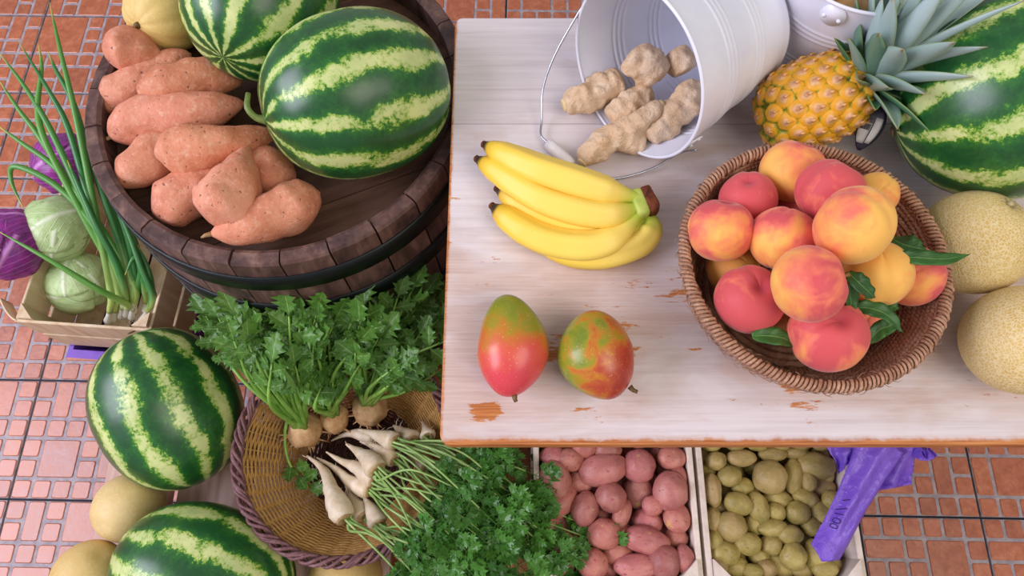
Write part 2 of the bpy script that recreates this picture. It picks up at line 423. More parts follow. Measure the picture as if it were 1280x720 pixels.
def m_cabbage(name, a, b, veinc):
    g = G(name, .38, .45); c = g.obj(); u, v, _ = g.sep(g.uv()); w = g.w10(); f = g.noise(c, 48, 6, .72, .5, w)
    col = g.ramp(f, [(.3, a), (.7, b)]); d = g.math('ABSOLUTE', g.math('SUBTRACT', u, .5))
    wob = g.math('MULTIPLY', g.math('SUBTRACT', g.noise(c, 40, 3, .6, 0, w), .5), 1.6)
    side = g.math('SINE', g.math('ADD', wob, g.math('MULTIPLY', g.math('SUBTRACT', v, g.math('MULTIPLY', d, 1.5)), 38.0)))
    vm = g.math('MAXIMUM', g.ramp(d, [(.01, 1), (.05, 0)]), g.math('MULTIPLY', g.ramp(side, [(.86, 0), (1, 1)]), .4))
    g.set('Base Color', g.mix(g.math('MULTIPLY', vm, .7), col, veinc)); g.bump(g.math('ADD', vm, f), .003, .5); return g
def m_fruitlet():
    g = G('pineapple_fruitlet', .42, .45); c = g.obj(); x, y, z = g.sep(c); w = g.w10()
    r = g.math('SQRT', g.math('ADD', g.math('MULTIPLY', x, x), g.math('MULTIPLY', y, y)))
    n_ = g.noise(c, 160, 3, .6, 0, w)
    rr = g.math('ADD', g.math('MULTIPLY', r, 80.0), g.math('MULTIPLY', g.math('SUBTRACT', n_, .5), .5))
    col = g.ramp(rr, [(.10, rgb(196, 140, 96)), (.28, rgb(222, 176, 128)), (.40, rgb(222, 160, 50)), (.70, rgb(230, 164, 30)), (.82, rgb(176, 158, 38)), (.95, rgb(92, 112, 30))])
    g.set('Base Color', col); g.bump(n_, .001, .4); return g
def m_bag():
    g = G('purple_film', .22, .6); f = g.noise(g.obj(), 12, 3); col = g.ramp(f, [(.3, rgb(132, 88, 216)), (.7, rgb(170, 132, 242))])
    g.set('Base Color', col); g.bump(g.noise(g.obj(), 55, 4, .6, 1.2), .006, .5)
    tr = g.n('BsdfTranslucent', 0, None, Color=rgb(160, 110, 250))
    ms = g.n('MixShader', 0, None, i0=.4, i1=g.b.outputs[0], i2=tr)
    out = [n for n in g.t.nodes if n.type == 'OUTPUT_MATERIAL'][0]; g.t.links.new(ms, out.inputs[0]); return g

# ------------------------------------------------------------------ floor: moulded terracotta tiles, each with its blocks
TILE = .265; TYAW = math.radians(-1.05); FX0, FY0 = -1.102, .093
RT = Matrix.Rotation(TYAW, 3, 'Z')
GROUT, BLOCK, JOINT = m_grout(), m_block(), m_joint()
LAY_A = [(c, 0, 1, 1) for c in range(6)] + [(0, 1, 2, 1), (2, 1, 1, 1), (3, 1, 2, 2), (5, 1, 1, 1), (0, 2, 1, 1), (1, 2, 1, 1), (2, 2, 1, 1), (5, 2, 1, 1),
         (0, 3, 1, 2), (1, 3, 2, 2), (3, 3, 1, 1), (3, 4, 1, 1), (4, 3, 1, 2), (5, 3, 1, 1), (5, 4, 1, 1)] + [(c, 5, 1, 1) for c in range(6)]
LAY_B = [(0, 0, 1, 1), (0, 1, 1, 1), (1, 0, 1, 2), (2, 0, 1, 1), (2, 1, 1, 1), (3, 0, 2, 2), (5, 0, 1, 1), (5, 1, 1, 1)] + [(c, 2, 1, 1) for c in range(6)] + \
        [(0, 3, 1, 1), (0, 4, 1, 1), (1, 3, 2, 2), (3, 3, 1, 1), (3, 4, 1, 1), (4, 3, 1, 2), (5, 3, 1, 1), (5, 4, 1, 1)] + [(c, 5, 1, 1) for c in range(6)]
LAY_C = [(0, 0, 3, 3), (3, 0, 1, 1), (3, 1, 1, 1), (3, 2, 1, 1), (4, 0, 1, 2), (4, 2, 1, 1), (5, 0, 1, 1), (5, 1, 1, 2)] + [(c, 3, 1, 1) for c in range(6)] + \
        [(0, 4, 1, 2), (1, 4, 1, 1), (1, 5, 1, 1), (2, 4, 2, 2), (4, 4, 1, 1), (4, 5, 1, 1), (5, 4, 1, 2)]
fl = MB().box((0, 0, -.02), (7, 7, .04 - .011))
floor = struct(mk('floor', fl, JOINT, None, T((0, 0, -.0055 - .0))))
tile_me = MB().box((TILE / 2, TILE / 2, -.0065), (TILE - .0045, TILE - .0045, .009), None, .001).mesh('tile', False)
tile_me.materials.append(GROUT.m)
block_me = {}
def block_mesh(w, h):
    if (w, h) not in block_me:
        cs = TILE / 6; a, b = w * cs - .0062, h * cs - .0062
        def f(i, j): pass
        m = MB(); k = 4; P = []; F = []
        ring = []
        for inset, z in ((0, -.003), (.0006, .0006), (.0022, .0017)):
            hx, hy = a / 2 - inset, b / 2 - inset; q = min(.004, hx * .4); r_ = []
            for sx, sy, pts in ((1, 1, ((0, -q), (-q * .3, -q * .3), (-q, 0))), (-1, 1, ((q, 0), (q * .3, -q * .3), (0, -q))), (-1, -1, ((0, q), (q * .3, q * .3), (q, 0))), (1, -1, ((-q, 0), (-q * .3, q * .3), (0, q)))):
                for dx, dy in pts: r_.append((sx * hx + dx, sy * hy + dy, z))
            ring.append(r_)
        for r_ in ring: P += r_
        n = 12
        for l in range(2):
            for i in range(n): F.append((l * n + i, l * n + (i + 1) % n, (l + 1) * n + (i + 1) % n, (l + 1) * n + i))
        F.append(tuple(range(2 * n, 3 * n)))
        m.add(P, F); me = m.mesh('block', False); me.materials.append(BLOCK.m); block_me[(w, h)] = me
    return block_me[(w, h)]
def seen(u, v):
    if u < 0 or v < 0 or u > 1280 or v > 720: return False
    if u < 100 and v < 380: return True
    if u < 150 and v < 60: return True
    if u < 150 and v >= 380: return True
    if u > 1030 and v > 562: return True
    if 480 < u < 740 and v < 28: return True
    if 1180 < u < 1240 and v < 20: return True
    return False
cand = []; tiles = {}
rnd = random.Random(3)
for i in range(-5, 14):
    for j in range(-7, 12):
        base = Vector((FX0, FY0, 0)) + RT @ Vector((i * TILE, j * TILE, 0))
        lay = [LAY_A, LAY_B, LAY_C][0 if (i, j) in ((7, -1), (7, 0), (8, -1), (8, 0)) else (1 if i == 0 and j in (0, -1) else (2 if j >= 4 and i < 1 else rnd.choice((0, 1, 1, 2))))]
        if (i, j) == (7, -1): lay = LAY_A
        flip = False
        cs = TILE / 6; vis = 0
        for (c, r, w, h) in lay:
            lx, ly = (c + w / 2) * cs, TILE - (r + h / 2) * cs
            wp = base + RT @ Vector((lx, ly, 0)); u, v = project(wp)
            px = w * h * (cs / mpp(u, v, 0)) ** 2 if -200 < u < 1500 and -200 < v < 900 else 0
            cand.append([px if seen(u, v) else 0, i, j, lx, ly, w, h, wp])
        tiles[(i, j)] = base
cand.sort(key=lambda q: -q[0])
tobj = {}
stuff = MB()
for k, (px, i, j, lx, ly, w, h, wp) in enumerate(cand):
    if k < 300 and px > 0:
        if (i, j) not in tobj:
            tobj[(i, j)] = mk('tile', tile_me, GROUT, floor, T(tiles[(i, j)] + Vector((0, 0, .0055)), RT))
        mk('block', block_mesh(w, h), BLOCK, tobj[(i, j)], T((lx, ly, -.002)))
    else:
        me = block_mesh(w, h)
        stuff.add([wp + RT @ Vector(v.co) + Vector((0, 0, .0035)) for v in me.vertices], [tuple(p.vertices) for p in me.polygons])
        if (i, j) not in tobj:
            tobj[(i, j)] = None
            stuff.box(tiles[(i, j)] + RT @ Vector((TILE / 2, TILE / 2, .0055 - .0065)), (TILE - .0045, TILE - .0045, .009), RT, 0, 1)
st = mk('far_blocks', stuff, [BLOCK, GROUT], floor, None, False); st['kind'] = 'stuff'

# ------------------------------------------------------------------ table
TZ = .76
TX0 = at(559, 290, TZ).x; TX1 = 1.02; TY0 = at(600, 556, TZ).y; TY1 = at(600, 22, TZ).y
WHITE = m_whitewash()
BARE = m_wood('bare_pine', rgb(140, 84, 44), rgb(178, 116, 66), rgb(200, 146, 96), (3, 40, 40))
def plank(x0, x1, y0, y1, th, rc):
    """rounded-corner board outline, rc = corner radii (x0y0, x1y0, x1y1, x0y1)"""
    def outline(ins):
        P = []
        for (cx, cy, sx, sy, a0), r in zip(((x0, y0, 1, 1, PI), (x1, y0, -1, 1, 1.5 * PI), (x1, y1, -1, -1, 0), (x0, y1, 1, -1, .5 * PI)), rc):
            for q in range(5):
                a = a0 + q * PI / 8; rr = max(r - ins, .0003)
                P.append((cx + sx * r + rr * math.cos(a) if True else 0, cy + sy * r + rr * math.sin(a)))
        return P
    m = MB(); V = []; F = []; n = 20
    for ins, z in ((.0015, -th), (0, -th + .0015), (0, -.0022), (.0007, -.0006), (.0022, 0)):
        V += [(x, y, z) for x, y in outline(ins)]
    for l in range(4):
        for i in range(n): F.append((l * n + i, l * n + (i + 1) % n, (l + 1) * n + (i + 1) % n, (l + 1) * n + i))
    F.append(tuple(reversed(range(n)))); F.append(tuple(range(4 * n, 5 * n)))
    return m.add(V, F) or m
table = empty('wooden_table', 'whitewashed worn wooden table with fruit laid out on its top', 'table', ((TX0 + TX1) / 2, (TY0 + TY1) / 2, 0))
tinv = table.matrix_basis.inverted()
ys = [TY0, at(640, 155, TZ).y, TY1]
for k in range(2):
    gap = .0003
    rc = [.012 if k == 0 else .001, .012 if k == 0 else .001, .012 if k == 1 else .001, .012 if k == 1 else .001]
    mk('plank', plank(TX0, TX1, ys[k] + (gap if k else 0), ys[k + 1] - (gap if k < 1 else 0), .024, rc), WHITE, table, tinv @ T((0, 0, TZ)), False)
for sx in (TX0 + .075, TX1 - .09):
    for sy in (TY0 + .16, TY1 - .07):
        mk('leg', MB().box((0, 0, .358), (.05, .05, .716), None, .003), BARE, table, tinv @ T((sx, sy, 0)), False)
for sy in (TY0 + .16, TY1 - .07):
    mk('apron', MB().box(((TX0 + TX1) / 2 - .007, sy, .685), (TX1 - TX0 - .225, .022, .08), None, .002), BARE, table, tinv, False)
for sx in (TX0 + .075, TX1 - .09):
    mk('apron', MB().box((sx, (TY0 + .16 + TY1 - .07) / 2, .685), (.022, TY1 - TY0 - .29, .08), None, .002), BARE, table, tinv, False)

# ------------------------------------------------------------------ low slatted bench
BZ = .28
SLAT = m_wood('bench_slat_wood', rgb(176, 138, 122), rgb(206, 172, 158), rgb(222, 194, 184), (40, 3, 40))
SLATB = m_wood('brown_slat_wood', rgb(120, 74, 46), rgb(156, 100, 62), rgb(178, 124, 82), (40, 3, 40))
bx0 = at(118, 640, BZ).x; bx1 = at(1063, 640, BZ).x; by0, by1 = -.42, .215
bench = empty('slatted_bench', 'low slatted wooden bench carrying the baskets, melons and potato crates', 'bench', ((bx0 + bx1) / 2, (by0 + by1) / 2, 0))
binv = bench.matrix_basis.inverted()
nsl = 10; pw = (bx1 - bx0) / nsl
for k in range(nsl):
    x = bx0 + pw * (k + .5)
    mk('slat', MB().box((0, 0, -.011), (pw - .014, by1 - by0, .022), None, .002), SLATB if 3 < k < 7 else SLAT, bench, binv @ T((x, (by0 + by1) / 2, BZ)), False)
for y in (by0 + .06, by1 - .06):
    mk('bearer', MB().box((0, 0, 0), (bx1 - bx0 - .02, .05, .06), None, .002), SLATB, bench, binv @ T(((bx0 + bx1) / 2, y, BZ - .0525)), False)
    for x in (bx0 + .05, (bx0 + bx1) / 2, bx1 - .05):
        mk('leg', MB().box((0, 0, 0), (.05, .05, BZ - .0825), None, .002), SLATB, bench, binv @ T((x, y, (BZ - .0825) / 2)), False)

# ------------------------------------------------------------------ barrel
RZ = .72
bc = at(348, 110, RZ); BARR = (bc.x, bc.y, 0)
STAVE = m_wood('barrel_oak', rgb(60, 42, 40), rgb(96, 70, 64), rgb(136, 106, 94), (30, 30, 5), .5, .8, rgb(44, 32, 34))
HEADM = m_wood('barrel_head_oak', rgb(62, 42, 34), rgb(84, 58, 46), rgb(108, 78, 62), (4, 40, 30), .55, .6)
HOOP = m_simple('hoop_iron', rgb(34, 40, 40), .42, .7)
barrel = empty('wine_barrel', 'dark oak barrel with iron hoops, sweet potatoes and watermelons on its head', 'barrel', BARR)
RTOP, RB = .282, .305
def br(z): return RB - (RB - RTOP) * ((z - RZ / 2) / (RZ / 2)) ** 2
NST = 26; HEADZ = .662
rs = random.Random(5)
for k in range(NST):
    a0 = 2 * PI * k / NST; a1 = 2 * PI * (k + 1) / NST; g_ = .0012 / .27; top = RZ - rs.uniform(0, .004); th = .024
    m = MB(); zs = [0, .12, .24, .37, .5, .6, .68, top - .004, top]; V = []; F = []
    for zi, z in enumerate(zs):
        ro = br(z) - (.003 if zi == len(zs) - 1 else 0); ri = br(z) - th + (.006 if zi == len(zs) - 1 else 0)
        for (r_, a) in ((ro, a0 + g_), (ro, (a0 + a1) / 2), (ro, a1 - g_), (ri, a1 - g_), (ri, (a0 + a1) / 2), (ri, a0 + g_)):
            V.append((r_ * math.cos(a), r_ * math.sin(a), z))
    for l in range(len(zs) - 1):
        for i in range(6): F.append((l * 6 + i, l * 6 + (i + 1) % 6, l * 6 + 6 + (i + 1) % 6, l * 6 + 6 + i))
    F += [(5, 4, 3, 2, 1, 0), tuple(range(len(V) - 6, len(V)))]
    m.add(V, F); mk('stave', m, STAVE, barrel, None, False)
for z0, z1 in ((.650, .684), (.562, .598), (.45, .485), (.26, .295), (.13, .165), (.035, .07)):
    e = .0035
    prof = [(br(z0) + .0005, z0), (br(z0) + e, z0), (br((z0 + z1) / 2) + e, (z0 + z1) / 2), (br(z1) + e, z1), (br(z1) + .0005, z1)]
    mk('hoop', MB().lathe(prof, 88, 0, False), HOOP, barrel, None, True)
rh = br(HEADZ) - .0245; nb = 6; bw = 2 * rh / nb
for k in range(nb):
    y0 = -rh + k * bw + .0007; y1 = y0 + bw - .0014
    P = []
    for q in range(9):
        y = y0 + (y1 - y0) * q / 8; P.append((math.sqrt(max(0, rh * rh - y * y)), y))
    P = P + [(-x, y) for x, y in reversed(P)]
    n = len(P); V = [(x, y, HEADZ - .02) for x, y in P] + [(x, y, HEADZ) for x, y in P]
    F = [tuple(reversed(range(n))), tuple(range(n, 2 * n))] + [(i, (i + 1) % n, n + (i + 1) % n, n + i) for i in range(n)]
    m = MB(); m.add(V, F); mk('head_board', m, HEADM, barrel, T((0, 0, 0), Matrix.Rotation(.4, 3, 'Z')), False)

# ------------------------------------------------------------------ watermelons
RIND = m_melon(); STEMG = m_flat('green_stem', rgb(96, 120, 52), rgb(140, 158, 84), 90)
STEMB = m_flat('dry_stem', rgb(92, 70, 40), rgb(140, 112, 64), 120)
def watermelon(label, c, axis, r, L, stem=0, seed=0, xh=(0, 0, 1)):
    def f(th, ph):
        ct, st_ = math.cos(th), math.sin(th); p = Vector((st_ * math.cos(ph) * r, st_ * math.sin(ph) * r, ct * L / 2))
        sq = 1 + .05 * (st_ ** 2) * abs(ct) - .03 * abs(ct) ** 12
        p = p * sq; return p * (1 + .012 * math.cos(ph * 10) * st_ * .4 + .012 * fbm(p, 6, seed))
    o = mk('watermelon', MB().solid(f, 48, 80), RIND, None, T(c, frame(axis, xh)))
    tag(o, label, 'watermelon', 'striped green watermelons')
    if stem:
        P = smooth_path([(0, 0, L / 2 - .006), (.004, .004, L / 2 + .006), (.012, .016, L / 2 + .012), (.016, .034, L / 2 + .004)], 10)
        mk('stem', MB().tube(P, [.008, .006, .005, .0045, .0042, .004, .004, .0038, .0036, .0034], 8), STEMG, o)
    mk('blossom_scar', MB().solid(lambda th, ph: Vector((math.sin(th) * math.cos(ph) * .007, math.sin(th) * math.sin(ph) * .007, -L / 2 * .972 - .0035 - .0015 * math.cos(th))), 6, 12), STEMB, o)
    return o
wz = HEADZ + .118
watermelon('watermelon on the barrel beside the table, its curled stem against the sweet potatoes', at(447, 119, wz), (-.85, -.46, .22), .110, .262, 1, 1)
watermelon('watermelon on the barrel between the honey melon and the other watermelon', at(328, -2, wz - .006), (-.28, -.92, .10), .105, .25, 0, 2)
watermelon('watermelon on the slatted bench beside the wicker basket and the cabbage crate', at(211, 510, BZ + .120), (.40, -.82, -.40), .114, .285, 0, 3)
watermelon('watermelon on the slatted bench wedged between two honey melons', at(256, 722, BZ + .112), (.95, -.3, .0), .110, .292, 0, 4)
watermelon('watermelon lying on the table behind the pineapple crown and the netted melon', at(1272, 116, TZ + .125), (.90, .12, .42), .122, .272, 0, 5)

# ------------------------------------------------------------------ small melons
SCARP = m_flat('pale_scar', rgb(176, 160, 104), rgb(214, 200, 150), 150)
NET = m_net(); HONEY = m_smoothmelon()
def melon(label, c, axis, r, k, mat, group, col=(1, 1, 1), lobes=0, seed=0, name='cantaloupe', scar=True):
    def f(th, ph):
        p = Vector((math.sin(th) * math.cos(ph) * r, math.sin(th) * math.sin(ph) * r, math.cos(th) * r * k))
        q = 1 + .012 * fbm(p, 14, seed) - .06 * math.exp(-(th / .22) ** 2)
        if lobes: q -= .045 * math.sin(th) * (abs(math.cos(lobes * ph / 2)) ** 8)
        return p * q
    o = mk(name, MB().solid(f, 32, 56), mat, None, T(c, frame(axis)), True, col); tag(o, label, 'melon', group)
    if scar:
        m = MB().tube([(0, 0, r * k * .93), (.001, 0, r * k * .97), (.0025, .001, r * k * .99)], [.006, .0042, .005], 9)
        for q in range(9 if mat is NET else 0):
            a = q * .7; m.tube([(.004 * math.cos(a), .004 * math.sin(a), r * k * .945), (.012 * math.cos(a + .2), .012 * math.sin(a + .2), r * k * .968)], [.0014, .0005], 5)
        mk('stem_scar', m, SCARP if mat is NET else STEMB, o)
    return o
melon('netted melon touching the peach basket, its stem scar up', at(1217, 303, TZ + .0605), (.28, .42, .86), .062, .97, NET, 'netted melons on the table', (1, 1, .95), 0, 1)
melon('netted melon on the table set apart from the peach basket', at(1277, 425, TZ + .0605), (.8, -.3, .4), .061, 1.0, NET, 'netted melons on the table', (1.0, .98, .95), 0, 2)
melon('ribbed honey melon on the barrel head beside a watermelon', at(206, 18, HEADZ + .060), (-.35, -.75, .45), .058, 1.0, HONEY, 'honey melons', (1.0, .98, .78), 10, 3, 'honey_melon')
melon('pale honey melon on the bench tucked under the upright watermelon', at(161, 634, BZ + .058), (-.2, -.5, .7), .056, 1.05, HONEY, 'honey melons', (1.02, 1, 1.05), 0, 4, 'honey_melon', False)
melon('golden honey melon on the bench beside the lying watermelon and the tiled floor', at(112, 722, BZ + .06), (.5, .6, .6), .058, 1.05, HONEY, 'honey melons', (.95, .9, .8), 0, 5, 'honey_melon', False)
melon('golden honey melon in front of the wicker basket under the parsley stalks', at(432, 722, BZ + .060), (.3, -.6, .7), .060, 1.0, HONEY, 'honey melons', (.9, .84, .72), 0, 6, 'honey_melon', False)

# ------------------------------------------------------------------ sweet potatoes on the barrel
SWEET = m_sweet(); TIPB = m_flat('root_tip', rgb(150, 110, 70), rgb(190, 150, 100), 150)
HZ = HEADZ
SP = [  # label, px path (u,v,z), half width px, radius table, colour
 ('short plump sweet potato leaning on the barrel rim by the honey melon', [(129, 60, .752), (160, 61, .748), (186, 66, .742), (203, 69, .738)], 27, [(0, .8), (.3, 1), (.6, .82), (.85, .34), (1, .2)], (1.04, .98, .96)),
 ('sweet potato behind the long ones, its stub end towards the honey melon', [(124, 137, .716), (160, 112, .718), (205, 86, .722), (239, 67, .728)], 25, [(0, .6), (.25, 1), (.6, .9), (.85, .62), (1, .5)], (1, .97, .95)),
 ('tan brown sweet potato between the stub-ended and the straight pink one', [(172, 118, .742), (215, 104, .744), (260, 97, .735), (304, 101, .722)], 25, [(0, .7), (.3, 1), (.75, .95), (1, .6)], (.92, .84, .74)),
 ('straight pinkish sweet potato with a rootlet at one end', [(137, 172, .72), (180, 150, .728), (240, 142, .734), (306, 128, .73)], 27, [(0, .7), (.2, 1), (.6, 1), (.85, .8), (1, .45)], (1.04, .96, .96)),
 ('sweet potato half under the tan one, its nipped end near the barrel rim', [(147, 232, .714), (178, 205, .716), (214, 182, .712), (244, 165, .71)], 28, [(0, .5), (.2, .85), (.5, 1), (1, .6)], (1, .94, .88)),
 ('tan sweet potato whose thin neck points to the curled melon stem', [(194, 192, .748), (235, 188, .752), (285, 180, .745), (347, 166, .728)], 28, [(0, .6), (.2, 1), (.5, .95), (.75, .66), (1, .5)], (1, .90, .78)),
 ('long sweet potato with a dent lying under the pear-shaped one', [(192, 270, .716), (225, 250, .718), (262, 222, .716), (305, 200, .712)], 30, [(0, .6), (.2, .95), (.5, 1), (.8, .85), (1, .6)], (1.05, .96, .94)),
 ('pear-shaped sweet potato with dark eyes and a pointed neck', [(270, 284, .748), (283, 256, .752), (296, 222, .752), (311, 177, .745)], 38, [(0, .6), (.18, .93), (.38, 1), (.65, .8), (.85, .38), (1, .14)], (1.08, 1.02, 1.0)),
 ('shaded sweet potato squeezed between the pear-shaped one and the watermelon', [(318, 194, .712), (338, 214, .713), (352, 244, .712)], 27, [(0, .7), (.4, 1), (1, .7)], (.98, .88, .82)),
 ('tapering sweet potato with a woody tip resting inside the near barrel rim', [(262, 293, .745), (300, 284, .738), (350, 264, .728), (400, 240, .722)], 34, [(0, .22), (.12, .42), (.4, .78), (.72, 1), (.9, .92), (1, .6)], (1.04, .95, .88)),
]
for k, (lab, px, hw, tab, col) in enumerate(SP):
    P = [at(q[0], q[1], q[2] - .020) for q in px]; c = sum(P, Vector()) / len(P); r = hw * mpp(px[1][0], px[1][1], px[1][2])
    m = root_mesh([p - c for p in P], capprof(tab, .24), r * 1.06, 40, 24, .20, 24, k + 1)
    o = tag(mk('sweet_potato', m, SWEET, None, T(c), True, col), lab, 'sweet potato', 'sweet potatoes on the barrel head')
    if k in (3, 9, 4):
        p0 = P[0] - c; d = (P[0] - P[1]).normalized()
        mk('rootlet', MB().tube([p0 - d * .004, p0 + d * .006, p0 + d * .012 + Vector((.004 if k == 3 else 0, -.008 if k == 3 else 0, -.003))], [.004, .0028, .0012], 7), TIPB, o)

# ------------------------------------------------------------------ crates
VENEER = m_wood('pale_veneer', rgb(196, 166, 124), rgb(220, 196, 160), rgb(234, 218, 190), (30, 30, 4))
VENW = m_wood('white_veneer', rgb(200, 184, 168), rgb(222, 208, 196), rgb(236, 226, 218), (30, 30, 4))
def crate(name, label, c, yaw, w, l, h, mat, wall=.007, flap=False):
    o = empty(name, label, 'crate', c, None, Matrix.Rotation(yaw, 3, 'Z'))
    sh = h * .46
    for sy in (-1, 1):
        for z in (sh / 2 + .004, h - sh / 2):
            ext = 0
            mk('side_slat', MB().box((0, sy * (l / 2 - wall / 2), z), (w, wall, sh), None, .0012), mat, o, None, False)
    for sx in (-1, 1):
        for z in (sh / 2 + .004, h - sh / 2):
            mk('side_slat', MB().box((sx * (w / 2 - wall / 2), 0, z), (wall, l - 2 * wall - .001, sh), None, .0012), mat, o, None, False)
    n = 4; bw_ = (w - 2 * wall) / n
    for k in range(n):
        mk('bottom_slat', MB().box((-w / 2 + wall + bw_ * (k + .5), 0, .0065), (bw_ - .006, l - 2 * wall - .002, .005), None, .001), mat, o, None, False)
    for sx in (-1, 1):
        for sy in (-1, 1):
            q = .03; x, y = sx * (w / 2 - wall - .0005), sy * (l / 2 - wall - .0005)
            m = MB(); A = [(x, y), (x - sx * q, y), (x, y - sy * q)]
            if sx * sy < 0: A.reverse()
            V = [(a, b, .0095) for a, b in A] + [(a, b, h + .008) for a, b in A]
            m.add(V, [(2, 1, 0), (3, 4, 5), (0, 1, 4, 3), (1, 2, 5, 4), (2, 0, 3, 5)]); mk('corner_post', m, mat, o, None, False)
    return o
# potato crates on the bench
cx0 = at(668, 640, .45).x; cx1 = at(872, 640, .45).x; cx2 = at(1058, 640, .45).x + .012
CH = .175
red_crate = crate('potato_crate', 'pale veneer crate filled with red potatoes', ((cx0 + cx1) / 2 - .001, .0775, BZ), 0, cx1 - cx0, .275, CH, VENW, .009)
yel_crate = crate('potato_crate', 'pale veneer crate filled with yellow green potatoes under the purple bag', ((cx1 + cx2) / 2 + .003, .0775, BZ), 0, cx2 - cx1 - .004, .275, CH, VENW, .009)
# cabbage crate on a purple tub
CZ = .13; fl_ = at(18, 402, CZ + .165); fr_ = at(188, 414, CZ + .165)
yaw = math.atan2((fr_ - fl_).y, (fr_ - fl_).x); cw_ = (fr_ - fl_).length; cl_ = .42
ux = Vector((math.cos(yaw), math.sin(yaw), 0)); uy = Vector((-math.sin(yaw), math.cos(yaw), 0))
cc = fl_ + ux * cw_ / 2 + uy * cl_ / 2; cc.z = CZ
cab_crate = crate('cabbage_crate', 'thin wooden veneer crate holding cabbages and spring onions', cc, yaw, cw_, cl_, .165, VENEER, .006)
mk('loose_slat', MB().sheet(lambda s, t: Vector((-cw_ / 2 + .004 - .052 * s, -cl_ / 2 + .004 + .044 * s ** 1.5, .148 + .036 * (t - .5) - .006 * s)), 8, 2, .003), VENEER, cab_crate)
PURPLE = m_simple('purple_plastic', rgb(120, 72, 190), .4)
hw_, hl_ = cw_ / 2 - .010, cl_ / 2 + .020
m = MB(); V = []; F = []
for s_, z in ((.72, 0), (1.0, .124), (1.03, .128), (1.03, .122), (.98, .12), (.78, .004)):
    s2 = s_
    V += [(-hw_ * s2, -hl_ * s2, z), (hw_ * s2, -hl_ * s2, z), (hw_ * s2, hl_ * s2, z), (-hw_ * s2, hl_ * s2, z)]
V2 = V[:16] 
V = V[:12]
for (x, y, z) in [(-hw_ * .95, -hl_ * .95, .128), (hw_ * .95, -hl_ * .95, .128), (hw_ * .95, hl_ * .95, .128), (-hw_ * .95, hl_ * .95, .128), (-hw_ * .76, -hl_ * .76, .006), (hw_ * .76, -hl_ * .76, .006), (hw_ * .76, hl_ * .76, .006), (-hw_ * .76, hl_ * .76, .006)]: V.append((x, y, z))
for l in range(4):
    for i in range(4): F.append((l * 4 + i, l * 4 + (i + 1) % 4, l * 4 + 4 + (i + 1) % 4, l * 4 + 4 + i))
F += [(3, 2, 1, 0), (16, 17, 18, 19)]
m.add(V, F)
tub = mk('plastic_tub', m, PURPLE, None, T((cc.x, cc.y, 0), Matrix.Rotation(yaw, 3, 'Z')), False); tag(tub, 'purple plastic tub standing under the cabbage crate', 'tub')

# ------------------------------------------------------------------ potatoes
def potato_mesh(seed):
    def f(th, ph):
        p = Vector((math.sin(th) * math.cos(ph), math.sin(th) * math.sin(ph), math.cos(th)))
        return p * (1 + .09 * fbm(p, 1.3, seed, 3) + .05 * math.cos(th))
    return MB().solid(f, 18, 26).mesh('potato')
PM = [potato_mesh(s_ + 3) for s_ in range(8)]
REDP = m_potato('red_potato_skin', rgb(158, 96, 88), rgb(190, 124, 114), rgb(208, 150, 134), rgb(150, 70, 84), .64, rgb(208, 172, 108))
YELP = m_potato('green_yellow_potato_skin', rgb(134, 122, 62), rgb(166, 150, 82), rgb(194, 174, 112), rgb(120, 104, 60), .66)
def variants(mat):
    out = []
    for me in PM:
        me2 = me.copy(); me2.materials.clear(); me2.materials.append(mat.m); out.append(me2)
    return out
def potatoes(lst, sc, ou, ov, mat, name, label, group, base, colf, bounds, small):
    ms = variants(mat); rr = random.Random(11); placed = []
    x0, x1 = bounds
    for k, q in enumerate(lst):
        zx, zy, a, b = q[:4]; ang = q[4] if len(q) > 4 else 0
        u, v = ou + zx / sc, ov + zy / sc
        z = base + rr.uniform(-.004, .004)
        # sits a little lower when squeezed by already placed neighbours
        mp = mpp(u, v, z); A, B = a / sc * mp * 1.03, b / sc * mp * 1.03; hgt = min(A, B) * .95
        for _ in range(12):
            p = at(u, v, z); bad = 0
            for (p2, r2) in placed:
                if (p - p2).length < (min(A, B) + r2) * .80: bad = 1
            if not bad or z < BZ + .045: break
            z -= .009
        p = at(u, v, z); p.x = min(max(p.x, x0 + A * .93), x1 - A * .93)
        p.y = max(p.y, -.049 + B * .95); placed.append((p, min(A, B)))
        R = Matrix.Rotation(math.radians(-ang), 3, 'Z') @ Matrix.Rotation(rr.uniform(-.15, .15), 3, 'X') @ Matrix.Rotation(rr.choice((0, PI)), 3, 'Z')
        # long axis on mesh Z -> lay it down along the larger screen axis
        if A >= B: R = R @ Matrix.Rotation(PI / 2, 3, 'Y'); S = (hgt, B, A)
        else: R = R @ Matrix.Rotation(PI / 2, 3, 'X'); S = (A, hgt, B)
        o = mk(name, ms[k % 8], mat, None, T(p, R, S), True, colf(rr)); shape = 'long oval' if max(A, B) > 1.35 * min(A, B) else ('small round' if max(A, B) < small else 'stout round'); tag(o, '%s %s %s' % (shape, label, 'lying on top of the heap' if z > base - .012 else 'half buried between others of the heap'), 'potato', group + ', ' + shape)
    return placed
